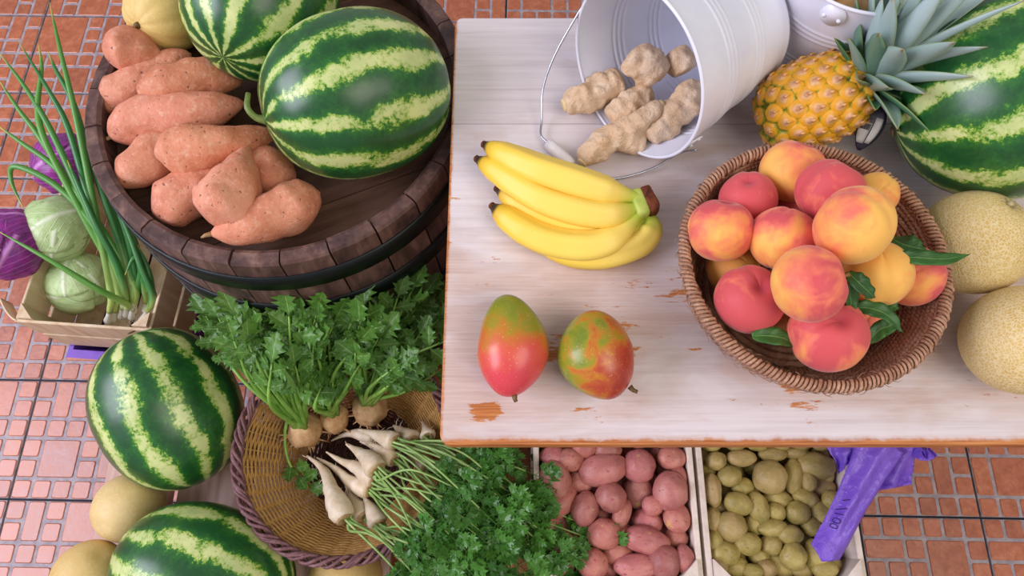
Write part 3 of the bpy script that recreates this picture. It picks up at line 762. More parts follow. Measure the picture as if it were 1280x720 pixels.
RL = RLIST = [(640, 170, 80, 80), (445, 190, 120, 80, -10), (195, 230, 76, 96, -20), (630, 290, 76, 88), (790, 300, 86, 98, 15), (365, 380, 68, 86, 15), (490, 325, 74, 74), (665, 540, 114, 68, 12),
      (670, 445, 80, 66, 8), (465, 510, 82, 76), (840, 435, 66, 72), (620, 700, 118, 60), (760, 645, 80, 84), (400, 680, 76, 74), (520, 610, 76, 66), (285, 140, 68, 56), (830, 130, 72, 56),
      (215, 350, 108, 72, -40), (550, 410, 42, 76, 28), (785, 190, 66, 60), (270, 440, 78, 74), (825, 530, 56, 54), (160, 125, 66, 56), (345, 245, 64, 60), (735, 95, 46, 48), (160, 665, 66, 60),
      (700, 370, 52, 50), (440, 430, 60, 60), (590, 120, 50, 60), (480, 90, 70, 46), (250, 560, 80, 66), (320, 560, 60, 60), (760, 500, 60, 50), (620, 620, 66, 50), (480, 700, 60, 56), (200, 560, 70, 60),
      (250, 250, 60, 60), (420, 270, 60, 60), (560, 240, 60, 60), (720, 180, 60, 60), (760, 380, 60, 60), (600, 560, 60, 60), (420, 600, 60, 60), (300, 330, 60, 60), (560, 660, 60, 60), (700, 700, 60, 60), (850, 330, 40, 60), (870, 640, 50, 66), (360, 80, 60, 50), (240, 720, 80, 60), (890, 230, 40, 60), (330, 620, 60, 60), (150, 480, 50, 70), (560, 510, 50, 50), (700, 250, 40, 50)] + [(170 + 115 * (q % 7), 20 - 95 * (q // 7), 66, 60) for q in range(14)]
def random_tint(r, a): q = 1 - r.uniform(0, a); return (q, q * (1 - r.uniform(0, a * .5)), q * (1 - r.uniform(0, a * .5)))
potatoes(RL, 4, 640, 540, REDP, 'red_potato', 'red-skinned potato', 'red potatoes in the crate', BZ + CH - .012,
         lambda r: random_tint(r, .30), (cx0 + .010, cx1 - .011), .021)
YL = [(315, 172, 63, 63), (497, 130, 72, 52, 8), (160, 362, 58, 58), (160, 168, 46, 38, -15), (190, 272, 54, 42, 15), (415, 308, 47, 45), (318, 365, 56, 34, -5), (230, 425, 51, 43), (400, 475, 49, 52, 20), (105, 110, 38, 36),
      (200, 100, 56, 32), (250, 125, 43, 40), (208, 208, 43, 36), (400, 165, 38, 66, 8), (345, 255, 52, 38, 10), (135, 462, 56, 46), (500, 205, 62, 46, 20), (445, 250, 52, 38, 35), (345, 520, 58, 52, 30), (270, 470, 40, 48, -30),
      (485, 465, 46, 58), (390, 392, 50, 38), (325, 85, 52, 28), (265, 285, 40, 62, -10), (495, 300, 42, 44), (440, 525, 46, 34), (65, 500, 32, 42), (75, 330, 30, 46), (185, 515, 48, 42), (330, 305, 38, 36),
      (110, 530, 52, 34), (250, 545, 42, 28), (95, 225, 32, 62), (315, 430, 42, 38), (190, 480, 36, 30), (470, 360, 36, 36), (66, 420, 28, 44), (410, 80, 48, 24), (120, 290, 40, 40), (250, 350, 40, 40),
      (520, 400, 40, 44), (100, 400, 36, 40), (440, 420, 40, 40), (540, 500, 44, 40), (360, 460, 36, 36), (290, 230, 36, 36), (150, 130, 36, 30), (550, 260, 36, 36), (460, 190, 30, 40), (80, 160, 36, 40), (520, 540, 50, 36), (300, 545, 40, 36)] + [(80 + 75 * (q % 7) + 20 * (q // 7 % 2), 90 + 70 * (q // 7), 42, 40) for q in range(49)] + [(90 + 85 * (q % 6), 30 - 70 * (q // 6), 46, 42) for q in range(12)]
potatoes(YL, 3.048, 860, 540, YELP, 'green_potato', 'yellow green potato', 'yellow green potatoes in the crate', BZ + CH - .016,
         lambda r: (lambda q, w: (q, q * (1 - .12 * w), q * (1 + .25 * w)))(1 - r.uniform(0, .15), r.uniform(-.3, 1) ** 3), (cx1 + .016, cx2 - .012), .0165)

# ------------------------------------------------------------------ mangoes
def mango(label, c, R, r, L, mat, tab, stem, seed):
    def f(th, ph):
        s_ = (1 - math.cos(th)) / 2; q = lerp(tab, s_)
        p = Vector((math.sin(th) * math.cos(ph) * r * q, math.sin(th) * math.sin(ph) * r * q * .93, math.cos(th) * L / 2))
        p.x += .006 * math.sin(PI * s_) * (1 if seed == 1 else -1)
        return p * (1 + .012 * fbm(p, 20, seed))
    o = tag(mk('mango', MB().solid(f, 36, 48), mat, None, T(c, R)), label, 'mango', 'mangoes on the table')
    sx, sz = stem
    mk('stem', MB().tube([(sx, 0, -L / 2 * sz + .004), (sx * 1.12, 0, -L / 2 * sz - .001), (sx * 1.3, 0, -L / 2 * sz - .004)], [.0036, .0026, .0022], 8), STEMB, o)
    return o
def lay(axis2d, tilt=0.0):
    """local Z along a table direction, local X across it, local Y down/up"""
    z = Vector((axis2d[0], axis2d[1], tilt)).normalized(); x = Vector((z.y, -z.x, 0)).normalized(); y = z.cross(x)
    return Matrix((x, y, z)).transposed()
mango('red and green mango with a blushing pink lower half', at(635, 431, TZ + .0385), lay((-.02, 1)), .0405, .121, m_mango('rosy'), [(0, .84), (.12, .86), (.35, .95), (.6, 1.04), (.8, 1.0), (1, .9)], (.006, 1.03), 1)
mango('rounder mango, olive green on one flank and brick red on the other', at(750, 443, TZ + .0405), lay((-.22, 1)), .0425, .105, m_mango('olive'), [(0, .9), (.2, .98), (.5, 1.04), (.8, .98), (1, .85)], (.023, .90), 2)

# ------------------------------------------------------------------ bananas
BAN = m_banana(); BCROWN = m_flat('banana_crown_cut', rgb(52, 26, 18), rgb(128, 66, 40), 130, .7, .2, .002)
BGREEN = m_flat('banana_crown_green', rgb(164, 186, 72), rgb(200, 210, 104), 60)
BP = [[(606, 181, .800), (635, 196, .810), (662, 208, .816), (690, 218, .819), (735, 232, .818), (768, 241, .813), (802, 248, .806)],
      [(597, 199, .788), (622, 214, .795), (647, 231, .800), (676, 248, .803), (712, 261, .804), (750, 268, .804), (780, 265, .803), (802, 257, .802)],
      [(616, 258, .783), (636, 274, .783), (660, 290, .783), (688, 302, .785), (722, 308, .788), (752, 305, .792), (778, 290, .797), (802, 264, .800)],
      [(622, 236, .7785), (660, 262, .7785), (706, 281, .7785), (752, 289, .7785), (788, 281, .785), (807, 264, .793)],
      [(668, 296, .7775), (706, 314, .7775), (752, 318, .7775), (796, 304, .7775), (812, 284, .785), (809, 263, .794)]]
bo = at(700, 265, TZ)
bun = empty('banana_bunch', 'bunch of ripe yellow bananas joined at a brown crown', 'bananas', bo)
for k, px in enumerate(BP):
    P = [at(*q) - bo for q in px]
    tab = [(0, .26), (.018, .34), (.05, .58), (.12, .84), (.25, 1), (.6, 1.04), (.78, .94), (.87, .62), (.93, .44), (1, .36)]
    n = 44; Q = smooth_path(P, n); R_ = [lerp(tab, i / (n - 1)) * .0192 for i in range(n)]
    def shp(a, s_): return 1 + .085 * math.cos(5 * a) * math.sin(PI * s_)
    b = mk('banana', MB().tube(Q, R_, 25, True, 0, False, shp), BAN, bun)
    d = (Q[0] - Q[2]).normalized()
    mk('tip', MB().tube([Q[0] + d * -.001, Q[0] + d * .003, Q[0] + d * .0045], [.0052, .0048, .003], 9), BCROWN, b)
ce = at(803, 254, .803) - bo; e1 = Vector((.95, .30, 0)).normalized()
Rc = frame(e1, (0, 0, 1))
def crown_piece(x0, x1, a, b, seed):
    m = MB(); P = []
    def f(th, ph):
        p = Vector((math.sin(th) * math.cos(ph), math.sin(th) * math.sin(ph), math.cos(th)))
        q = Vector([math.copysign(abs(t) ** .45, t) for t in p])
        v = Vector((q.x * a, q.y * b, (x0 + x1) / 2 + q.z * (x1 - x0) / 2)); return v * (1 + .08 * fbm(v, 90, seed))
    return m.solid(f, 16, 24)
mk('crown_neck', crown_piece(-.014, .004, .012, .019, 1), BGREEN, bun, T(ce, Rc))
mk('crown', crown_piece(.001, .016, .0145, .0185, 2), BCROWN, bun, T(ce, Rc))

# ------------------------------------------------------------------ buckets
ENAMEL = m_metal_paint(); WIRE = m_simple('steel_wire', rgb(190, 194, 206), .3, .9); GRIP = m_simple('white_grip', rgb(232, 226, 228), .45)
def bucket(label, c, R, Rm, Rb, L, handle=None, grip=None, ear_ang=0):
    o = empty('bucket', label, 'bucket', c, 'white enamel buckets', R)
    def rr(z): return Rb + (Rm - Rb) * z / L
    rings = (.30, .34, .38, .62, .66, .70); prof = []; N = 120
    for i in range(N + 1):
        z = L * i / N; e = sum(.0016 * math.exp(-((z / L - q) / .007) ** 2) for q in rings); prof.append((rr(z) + e, z))
    inner = [(r_ - .0012, z) for r_, z in reversed(prof) if z > .008]
    full = [(.0001, .005), (Rb - .006, .005), (Rb - .003, 0), (Rb + .001, -.002), (Rb + .0016, .001)] + prof[3:] + inner + [(Rb - .002, .0075), (.0001, .0075)]
    mk('body', MB().lathe(full, 96), ENAMEL, o)
    mk('rim', MB().tube([(Rm * math.cos(a), Rm * math.sin(a), L) for a in [2 * PI * k / 96 for k in range(96)]], .0022, 8, False, 0, True), ENAMEL, o)
    for s_ in (0, PI):
        a = ear_ang + s_; d = Vector((math.cos(a), math.sin(a), 0)); t = Vector((-d.y, d.x, 0))
        m = MB(); z0 = L - .016; b = d * (rr(z0) + .0012)
        V = [b + t * (.015 * math.cos(q)) + Vector((0, 0, z0 + .015 * math.sin(q))) for q in [2 * PI * k / 16 for k in range(16)]]
        W = [p + d * .0016 for p in V]
        m.add(V + W, [tuple(reversed(range(16))), tuple(range(16, 32))] + [(i, (i + 1) % 16, 16 + (i + 1) % 16, 16 + i) for i in range(16)])
        riv = []
        for sx in (-.009, .009): riv.append(MB()); riv[-1].solid(lambda th, ph: b + t * sx + d * (.0016 + .0018 * math.cos(th)) + Vector((0, 0, z0 - .004)) + (t * math.cos(ph) + Vector((0, 0, 1)) * math.sin(ph)) * .0028 * math.sin(th), 6, 8)
        peg = MB().tube([b, b + d * .012], .0026, 8)
        eo = mk('ear', m, ENAMEL, o)
        mk('peg', peg, ENAMEL, eo)
        for q in riv: mk('rivet', q, ENAMEL, eo)
    if handle:
        inv = o.matrix_basis.inverted(); P = [inv @ p for p in handle]
        h = mk('handle', MB().tube(P, .0015, 8), WIRE, o)
        a, b = [inv @ p for p in grip]
        mk('grip', MB().tube([a, a.lerp(b, .04), a.lerp(b, .2), a.lerp(b, .8), a.lerp(b, .96), b], [.004, .0072, .0082, .0082, .0072, .004], 16), GRIP, o)
    return o
Rm, Rb, BL = .110, .081, .178
aa = math.radians(35); bb = math.asin((Rm - Rb) / BL)
ax = Vector((-math.cos(aa) * math.cos(bb), -math.sin(aa) * math.cos(bb), math.sin(bb)))
RB1 = frame(ax, (0, 0, 1))
mouth = at(793, 93, TZ + Rm * math.cos(bb) + .002)
mouth.z = TZ + Rm * math.cos(bb) + .0045
b1c = mouth - ax * BL
# ear positions: across the mouth, ends towards the far side and the near side of the table
eL = at(709, 30, TZ + .118); eR = at(869, 173, TZ + .055)
ed_ = (RB1.transposed() @ (eL - eR)); ear_a = math.atan2(ed_.y, ed_.x)
def ear_pt(s_):
    d = Vector((math.cos(ear_a + s_), math.sin(ear_a + s_), 0)); return b1c + RB1 @ (d * (Rm + .009) + Vector((0, 0, BL - .016)))
hp = [ear_pt(0), at(697, 62, TZ + .075), at(679, 110, TZ + .035), at(677, 150, TZ + .012), at(676, 168, TZ + .009), at(684, 178, TZ + .009), at(714, 206, TZ + .009),
      at(728, 219, TZ + .004), at(770, 223, TZ + .003), at(815, 211, TZ + .006), at(848, 192, TZ + .02), ear_pt(PI)]
bk1 = bucket('white bucket tipped on its side with ginger spilling out', b1c, RB1, Rm, Rb, BL, smooth_path(hp, 60), (at(684, 178, TZ + .0092), at(715, 207, TZ + .0092)), ear_a)
b2 = Vector((.418, .655, TZ + .0025))
bk2 = bucket('white bucket standing upright behind the pineapple', b2, Matrix.Rotation(math.radians(35), 3, 'Z'), .100, .070, .19, None, None, math.radians(205))
TANP = m_potato('tan_potato_skin', rgb(176, 128, 76), rgb(204, 158, 100), rgb(218, 178, 124), rgb(120, 84, 50), .72)
tanv = variants(TANP)
for k, (dx, dy, dz, rr_) in enumerate(((-.05, -.022, .135, .036), (-.028, .035, .12, .036), (.02, -.05, .105, .036), (.038, .012, .11, .036), (-.012, -.058, .13, .03), (0, 0, .07, .036))):
    o = mk('tan_potato', tanv[k % 8], TANP, None, T(b2 + Vector((dx * .85, dy * .85, dz)), Matrix.Rotation(k * 1.3, 3, 'X'), (rr_, rr_ * .85, rr_ * 1.05)), True, (1, 1, 1))
    tag(o, 'tan potato inside the upright white bucket', 'potato', 'tan potatoes in the upright bucket')

# ------------------------------------------------------------------ ginger
GING = m_ginger(); GCUT = m_flat('ginger_cut', rgb(206, 176, 110), rgb(226, 204, 150), 140)
def ginger(label, chains, cut=None, vox=.0026):
    P0 = at(*chains[0][0][0][:3]); c = P0; m = MB()
    for ci, (px, hws) in enumerate(chains):
        P = [at(*q) - c for q in px]; R_ = [h * 1.12 * mpp(*px[0]) for h in hws]
        n = max(10, 7 * len(P)); Q = smooth_path(P, n)
        RR = []
        for i in range(n):
            s_ = i / (n - 1); r_ = lerp([(k / (len(hws) - 1), R_[k]) for k in range(len(hws))], s_)
            e = .10; q = 1
            if s_ < e: q = math.sqrt(max(.05, 1 - ((e - s_) / e) ** 2))
            if s_ > 1 - e: q = math.sqrt(max(.05, 1 - ((s_ - 1 + e) / e) ** 2))
            RR.append(r_ * q * (1 + .05 * math.sin(s_ * len(P) * 11)))
        m.tube(Q, RR, 16)
        m.v[-n * 16:] = [tuple(Vector(v) + (Vector(v) - Q[min(i // 16, n - 1)]) * (.30 * fbm(v, 75, ci + 2))) for i, v in enumerate(m.v[-n * 16:])]
    o = mk('ginger_root', m, GING, None, T(c)); tag(o, label, 'ginger', 'ginger roots in the tipped bucket')
    md = o.modifiers.new('fuse', 'REMESH'); md.mode = 'VOXEL'; md.voxel_size = vox; md.use_smooth_shade = True
    sm = o.modifiers.new('soften', 'SMOOTH'); sm.factor = .5; sm.iterations = 1
    for (ci, end) in cut or []:
        px, hws = chains[ci]; P = [at(*q) - c for q in px]; p, d = (P[0], P[0] - P[1]) if end == 0 else (P[-1], P[-1] - P[-2])
        d.normalize(); r_ = hws[0 if end == 0 else -1] * mpp(*px[0]) * .66
        mk('cut_end', MB().tube([p - d * .010, p - d * .0005, p + d * .0006], [r_, r_, r_ * .8], 14), GCUT, o)
    return o
gz = TZ + .012
ginger('straight thick ginger finger reaching out over the bucket lip', [([(704, 132, gz + .012), (733, 122, gz + .016), (760, 108, gz + .018), (778, 101, gz + .020)], [13, 16, 18, 17]), ([(757, 104, gz + .022), (752, 95, gz + .028)], [9, 6]), ([(733, 120, gz + .022), (727, 112, gz + .026)], [7, 5])], [(0, 0)])
ginger('knobbly ginger piece highest inside the bucket', [([(800, 61, gz + .052), (806, 76, gz + .05), (818, 92, gz + .044), (824, 99, gz + .04)], [12, 22, 20, 12]), ([(806, 78, gz + .052), (789, 83, gz + .046), (784, 84, gz + .04)], [14, 12, 8]), ([(812, 90, gz + .046), (800, 98, gz + .04)], [13, 11]), ([(815, 80, gz + .05), (833, 92, gz + .044)], [14, 12])], [(2, 1)])
ginger('pale rounded ginger stub against the bucket wall', [([(846, 64, gz + .052), (852, 78, gz + .05), (858, 91, gz + .044)], [13, 18, 14])])
ginger('short ginger piece behind the branching one', [([(763, 152, gz + .010), (778, 138, gz + .018), (798, 124, gz + .022), (814, 112, gz + .024)], [13, 17, 16, 11]), ([(794, 124, gz + .026), (789, 115, gz + .032)], [8, 6])])
ginger('branching ginger root spilling out of the bucket beside the banana bunch', [([(727, 204, TZ + .013), (742, 188, TZ + .018), (765, 171, TZ + .022), (790, 158, TZ + .034), (812, 142, TZ + .046), (829, 129, TZ + .054)], [11, 15, 16, 14, 12, 9]), ([(768, 172, TZ + .022), (790, 178, TZ + .02), (807, 181, TZ + .018)], [13, 12, 11]), ([(752, 184, TZ + .018), (762, 194, TZ + .014)], [9, 7]), ([(790, 160, TZ + .03), (800, 168, TZ + .026)], [10, 7])], [(0, 0), (0, 1)])
ginger('bent thick ginger root along the low side of the bucket', [([(852, 103, gz + .045), (861, 122, gz + .038), (846, 143, gz + .030), (824, 160, gz + .02), (808, 172, gz + .014)], [14, 20, 18, 17, 13]), ([(852, 132, gz + .038), (868, 124, gz + .036)], [11, 8])])

# ------------------------------------------------------------------ pineapple
FRU = m_fruitlet(); PCORE = m_flat('pineapple_core', rgb(104, 110, 34), rgb(150, 134, 44), 120)
def m_pleaf():
    g = G('pineapple_leaf', .40, .45); u, v, _ = g.sep(g.uv()); c = g.obj(); w = g.w10()
    st = g.noise(g.map(g.uv(), (40, 2, 1)), 1.0, 3, .6, 0, w)
    top = g.mix(st, rgb(44, 96, 62), rgb(84, 132, 96)); bloom = g.mix(st, rgb(158, 184, 180), rgb(192, 210, 210))
    oc = g.n('SeparateColor', 0, None, Color=g.ocol())
    col = g.mix(oc, bloom, top)
    e = g.math('ABSOLUTE', g.math('SUBTRACT', u, .5)); col = g.mix(g.ramp(e, [(.44, 0), (.5, .6)]), col, rgb(130, 150, 70))
    col = g.mix(g.ramp(v, [(.93, 0), (1, .7)]), col, rgb(170, 140, 80))
    g.set('Base Color', col); g.bump(st, .0008, .4); return g
PLEAF = m_pleaf()
pa = at(950, 153, TZ + .053); pb = at(1080, 104, TZ + .100); pax = (pb - pa).normalized(); PLN = (pb - pa).length + .004; PR = .0515
Rp = frame(pax, (0, 0, 1))
pine = empty('pineapple', 'ripe golden pineapple lying on the table, crown towards the watermelon', 'pineapple', pa, None, Rp)
def pprof(s_): return PR * (lerp([(0, .30), (.03, .50), (.10, .78), (.25, .98), (.5, 1.03), (.75, .96), (.9, .80), (1, .55)], s_))
mk('core', MB().lathe([(.0001, 0)] + [(pprof(i / 30) - .004, i / 30 * PLN) for i in range(31)] + [(.0001, PLN)], 40), PCORE, pine)
def fruitlet_mesh():
    m = MB(); V = [(0, 0, .0075)]; F = []; n = 6
    rings = ((.0022, .0068), (.0034, .0052), (.0075, .0046), (.0105, .0022), (.0118, -.004))
    for ri, (r_, z) in enumerate(rings):
        for k in range(12):
            a = 2 * PI * k / 12; q = 1 / max(math.cos(((a + PI / 6) % (PI / 3)) - PI / 6), .8) if ri > 1 else 1
            V.append((r_ * q * math.cos(a) * .96, r_ * q * math.sin(a) * .96, z))
    for k in range(12): F.append((0, 1 + k, 1 + (k + 1) % 12))
    for l in range(len(rings) - 1):
        for k in range(12):
            a = 1 + l * 12; k2 = (k + 1) % 12; F.append((a + k, a + 12 + k, a + 12 + k2, a + k2))
    m.add(V, F)
    m.tube([(.001, 0, .0055), (.004, 0, .0072), (.0078, 0, .0062)], [.0022, .0014, .0004], 5)
    return m
fm = fruitlet_mesh().mesh('fruitlet'); fm.materials.append(FRU.m)
NF = 112; zacc = [0]; M_ = 400
for i in range(M_):
    s_ = (i + .5) / M_; zacc.append(zacc[-1] + pprof(s_))
for k in range(NF):
    tgt = (k + .5) / NF * zacc[-1]; i = next(q for q in range(M_ + 1) if zacc[q] >= tgt); s_ = i / M_
    a = k * PI * (3 - math.sqrt(5)); r_ = pprof(s_) - .0035
    dr = (pprof(min(1, s_ + .02)) - pprof(max(0, s_ - .02))) / (.04 * PLN)
    nn = Vector((math.cos(a), math.sin(a), -dr)).normalized()
    sc = .93 + .12 * math.sin(PI * s_)
    mk('fruitlet', fm, FRU, pine, T((r_ * math.cos(a), r_ * math.sin(a), s_ * PLN), frame(nn, (0, 0, 1)), sc * 1.16))
def pleaf_mesh(L, w, curl, seed):
    """blade growing along local Z then curling towards local +X"""
    def f(s_, t):
        a = curl * t; R_ = L / max(abs(curl), .05); px = R_ * (1 - math.cos(a)); pz = R_ * math.sin(a)
        ww = w * lerp([(0, .75), (.25, 1), (.5, .92), (.75, .66), (.9, .34), (1, .02)], t)
        q = (s_ - .5) * 2; d = (1 - q * q) * .30 * ww * (1 if True else 0)
        nx, nz = math.cos(a), -math.sin(a)
        return Vector((px + nx * d, q * ww / 2, pz + nz * d))
    return MB().sheet(f, 6, 14, .0012)
rp = random.Random(4)
cz = PLN - .004
# the crown bends up from the fruit; all leaf directions are worked out in the fruit's own frame
cax = (Rp.transposed() @ Vector((.34, .20, .92)).normalized())
Rcx = frame(cax, (1, 0, 0)); c0 = Vector((0, 0, cz))
for k in range(58):
    ring = k / 57; a = math.radians(k * 137.5)
    tilt = 1.42 - 1.22 * ring + rp.uniform(-.1, .1); L = .050 + .112 * ring ** .8 + rp.uniform(-.006, .008)
    if ring > .93: L *= .7
    w = .021 + .017 * math.sin(PI * min(1, ring * 1.1)); curl = .85 - .85 * ring + rp.uniform(-.15, .25)
    o_ = Rcx @ Vector((math.cos(a), math.sin(a), 0))
    back = max(0, -o_.z); tilt *= 1 - .55 * back; curl *= 1 - .5 * back
    d = (cax * math.cos(tilt) + o_ * math.sin(tilt)).normalized(); xh = o_ * math.cos(tilt) - cax * math.sin(tilt)
    base = c0 + o_ * (.004 + .010 * (1 - ring)) + cax * (.030 * ring)
    mk('leaf', pleaf_mesh(L, w, curl, 0), PLEAF, pine, T(base, frame(d, xh)), True, (min(1, max(0, 1.10 - 1.35 * ring + rp.uniform(-.35, .35))), 1, 1))
mk('crown_stalk', MB().tube([c0 - Vector((0, 0, .01)), c0, c0 + cax * .02, c0 + cax * .045], [.02, .017, .013, .005], 12), PCORE, pine)
# paper tag tied round the crown
TAGD = m_simple('tag_dark', rgb(40, 36, 56), .4); TAGW = m_simple('tag_white', rgb(196, 192, 186), .5); TAGB = m_simple('tag_print', rgb(70, 66, 84), .5)
tg = at(1080, 158, TZ + .07)
tag_o = empty('paper_tag', 'dark leaf-shaped paper tag with a barcode hanging from the pineapple', 'tag', tg)
t0, t1 = at(1102, 124, TZ + .100) - tg, at(1074, 188, TZ + .060) - tg
tdir = (t1 - t0); tl = tdir.length; tz = tdir.normalized(); tx = Vector((.9, .25, .35)); tx = (tx - tz * tx.dot(tz)).normalized(); tn = tx.cross(tz)
if tn.z < 0: tn = -tn
def tagpt(x, t, h=0.0): return t0 + tdir * t + tx * x + tn * (h * 3 + .004 * math.sin(t * 4))
def tw(t): return .0155 * math.sin(PI * min(1, t * .97 + .015)) ** .7
mk('card', MB().sheet(lambda s_, t: tagpt((s_ - .5) * 2 * tw(t), t), 6, 16, .0006), TAGD, tag_o)
mk('white_panel', MB().sheet(lambda s_, t: tagpt(-tw(.46 + .4 * t) * .92 + s_ * (tw(.46 + .4 * t) * .95), .46 + .4 * t, .0004), 3, 6, .0002), TAGW, tag_o)
mk('white_panel', MB().sheet(lambda s_, t: tagpt(tw(.34 + .5 * t) * (.12 + .62 * s_), .34 + .5 * t, .0004), 3, 6, .0002), TAGW, tag_o)
m = MB()
for k in range(11):
    x = -.0125 + k * .00108; m.sheet(lambda s_, t: tagpt(x + s_ * (.0007 if k % 3 else .0004), .49 + .11 * t, .0007), 1, 2, .0001)
for k, t in enumerate((.38, .405, .43)): m.sheet(lambda s_, q: tagpt(-.010 + s_ * (.009 - .002 * k), t + .008 * q, .0005), 2, 1, .0001)
mk('barcode', m, TAGB, tag_o)
mk('string', MB().tube([t0 + Vector((.001, 0, 0)), t0 + Vector((.006, .012, .006)), t0 + Vector((.004, .022, .004))], .0008, 5), TAGW, tag_o)

# ------------------------------------------------------------------ seagrass basket with peaches
SEA = m_straw('seagrass', rgb(118, 80, 58), rgb(168, 126, 100), rgb(206, 170, 142))
pc = at(1016, 326, TZ + .095); pc.z = TZ
sea = empty('seagrass_basket', 'round coiled seagrass basket heaped with peaches', 'basket', pc)
PBH = .098; NR = 17
def sea_r(z): return .100 + (.144 - .100) * (z / PBH) ** .75
for k in range(NR):
    z = .006 + k * (PBH - .006) / (NR - 1); R0 = sea_r(z); m = MB(); tr = .0031
    for s_ in range(2):
        n = 330; tw_ = int(R0 * 2 * PI / .0055)
        P = []
        for i in range(n):
            a = 2 * PI * i / n; q = a * tw_ / 2 * 1.0 + s_ * PI + k
            q = round(tw_ / 2) * a + s_ * PI + k
            wob = .0012 * mnoise.noise(Vector((math.cos(a) * 4, math.sin(a) * 4, k)))
            P.append(((R0 + wob + .0022 * math.cos(q)) * math.cos(a), (R0 + wob + .0022 * math.cos(q)) * math.sin(a), z + .0018 * math.sin(q) + .001 * mnoise.noise(Vector((a * 3, k, 2)))))
        m.tube(P, tr * .95, 6, False, 0, True)
    mk('coil', m, SEA, sea)
m = MB()
for k in range(11):
    R0 = .0965 - k * .0088; tr = .0046
    m.tube([(max(R0, .004) * math.cos(a), max(R0, .004) * math.sin(a), .0055) for a in [2 * PI * i / 60 for i in range(60)]], tr, 6, False, 0, True)
mk('base_coil', m, SEA, sea)
m = MB(); rf = random.Random(8); nst = 190
for k in range(nst):   # slanting stitches over the rim
    a = 2 * PI * k / nst; P = []
    for q in range(7):
        b = PI * 1.35 * q / 6 - .35; rr_ = .0056 + .0008 * math.sin(k * 2.7)
        aa_ = a + .05 * q / 6; P.append(((sea_r(PBH) + rr_ * math.cos(b)) * math.cos(aa_), (sea_r(PBH) + rr_ * math.cos(b)) * math.sin(aa_), PBH + .0005 + rr_ * math.sin(b)))
    m.tube(P, .0019, 5)
mk('rim_stitching', m, SEA, sea)
m = MB()
for k in range(900):   # frayed fibres
    a = rf.uniform(0, 2 * PI); z = rf.uniform(.01, PBH + .004); s_ = rf.choice((-1, 1, 1)); r_ = sea_r(min(z, PBH)) + s_ * .0062
    p = Vector((r_ * math.cos(a), r_ * math.sin(a), z)); t = Vector((-math.sin(a), math.cos(a), 0)); o_ = Vector((math.cos(a), math.sin(a), 0)) * s_
    l = rf.uniform(.004, .016); q = p + t * l * rf.choice((-1, 1)) + o_ * rf.uniform(.001, .005) + Vector((0, 0, rf.uniform(-.003, .005)))
    m.tube([p, p.lerp(q, .5) + o_ * .0015, q], [.0005, .0004, .0002], 3)
mk('loose_fibres', m, SEA, sea)['kind'] = 'stuff'

PEACH = m_peach()
def peach_mesh(seed):
    def f(th, ph):
        p = Vector((math.sin(th) * math.cos(ph), math.sin(th) * math.sin(ph), math.cos(th) * .94))
        d = (ph + PI) % (2 * PI) - PI
        q = 1 - .045 * math.exp(-(d / .16) ** 2) * math.sin(th) ** .5 + .018 * math.exp(-((abs(d) - .42) / .25) ** 2) * math.sin(th)
        q -= .20 * math.exp(-(th / .26) ** 2); q -= .03 * math.exp(-((PI - th) / .2) ** 2)
        return p * q * (1 + .018 * fbm(p, 1.1, seed))
    me = MB().solid(f, 36, 64).mesh('peach'); me.materials.append(PEACH.m); return me
PMS = [peach_mesh(k) for k in range(4)]
PST = m_flat('peach_stalk', rgb(120, 80, 40), rgb(160, 120, 60), 120)
PE = [ # u, v, r px, z, blush, pole dir, spin, label
 (991, 214, 41, 0.862, .02, (.2, .5, .5), 2.0, 'pale orange peach resting on the basket rim next to the pineapple'),
 (935, 249, 36, 0.863, .42, (-.2, .3, .9), 2.4, 'deep pink peach between the rim and the pale orange peach'),
 (901, 288, 42, 0.872, .14, (.1, .75, .6), -1.6, 'orange peach blushing red below its stem dimple, against the basket wall'),
 (1038, 240, 43, 0.902, .36, (.45, .6, .6), -1.0, 'crimson pink peach with a clear seam behind the topmost peach'),
 (1067, 282, 50.5, 0.94, .03, (-.55, .55, -.2), .3, 'largest orange peach on top of the heap, blushing red on its lower side'),
 (979, 299, 43.5, 0.884, .12, (.35, .8, .35), -.6, 'peach with a dark seam arc in the middle of the heap'),
 (1011, 355, 49, 0.929, .14, (.85, .1, .45), 2.8, 'peach on top of the heap with a stalk and leaf at its side'),
 (1096, 342, 43, 0.888, -.10, (.2, -.4, -.8), .5, 'plain yellow orange peach below the largest peach'),
 (937, 374, 44, 0.86, .40, (.08, .05, 1), -1.8, 'red peach showing its stem dimple, low in the basket by the rim'),
 (1035, 417, 49, 0.867, .24, (-.02, .12, 1), -1.5, 'orange peach with a magenta stem dimple facing up at the near rim'),
 (1140, 345, 38, 0.855, .30, (.4, .2, -.5), 0, 'red orange peach squeezed against the rim under the two leaves'),
 (916, 334, 34, 0.818, -.14, (-.3, .2, -.9), 0, 'yellow peach under the orange peach at the basket wall'),
 (1094, 243, 28, 0.861, .02, (.3, .3, -.8), 0, 'orange peach peeping out behind the largest peach'),
 (985, 262, 33, 0.803, .45, (0, .2, .9), 0, 'dark red peach at the bottom of the heap under three peaches'),
 (985, 396, 36, 0.806, .20, (0, 0, -1), 0, 'peach at the bottom of the basket under the stalked peach'),
 (1078, 398, 34, 0.812, .22, (0, 0, -1), 0, 'peach at the bottom of the basket beside the loose leaves'),
 (1040, 320, 40, 0.812, .10, (0, 0, -1), 0, 'peach hidden at the middle of the heap under the largest peach'),
]
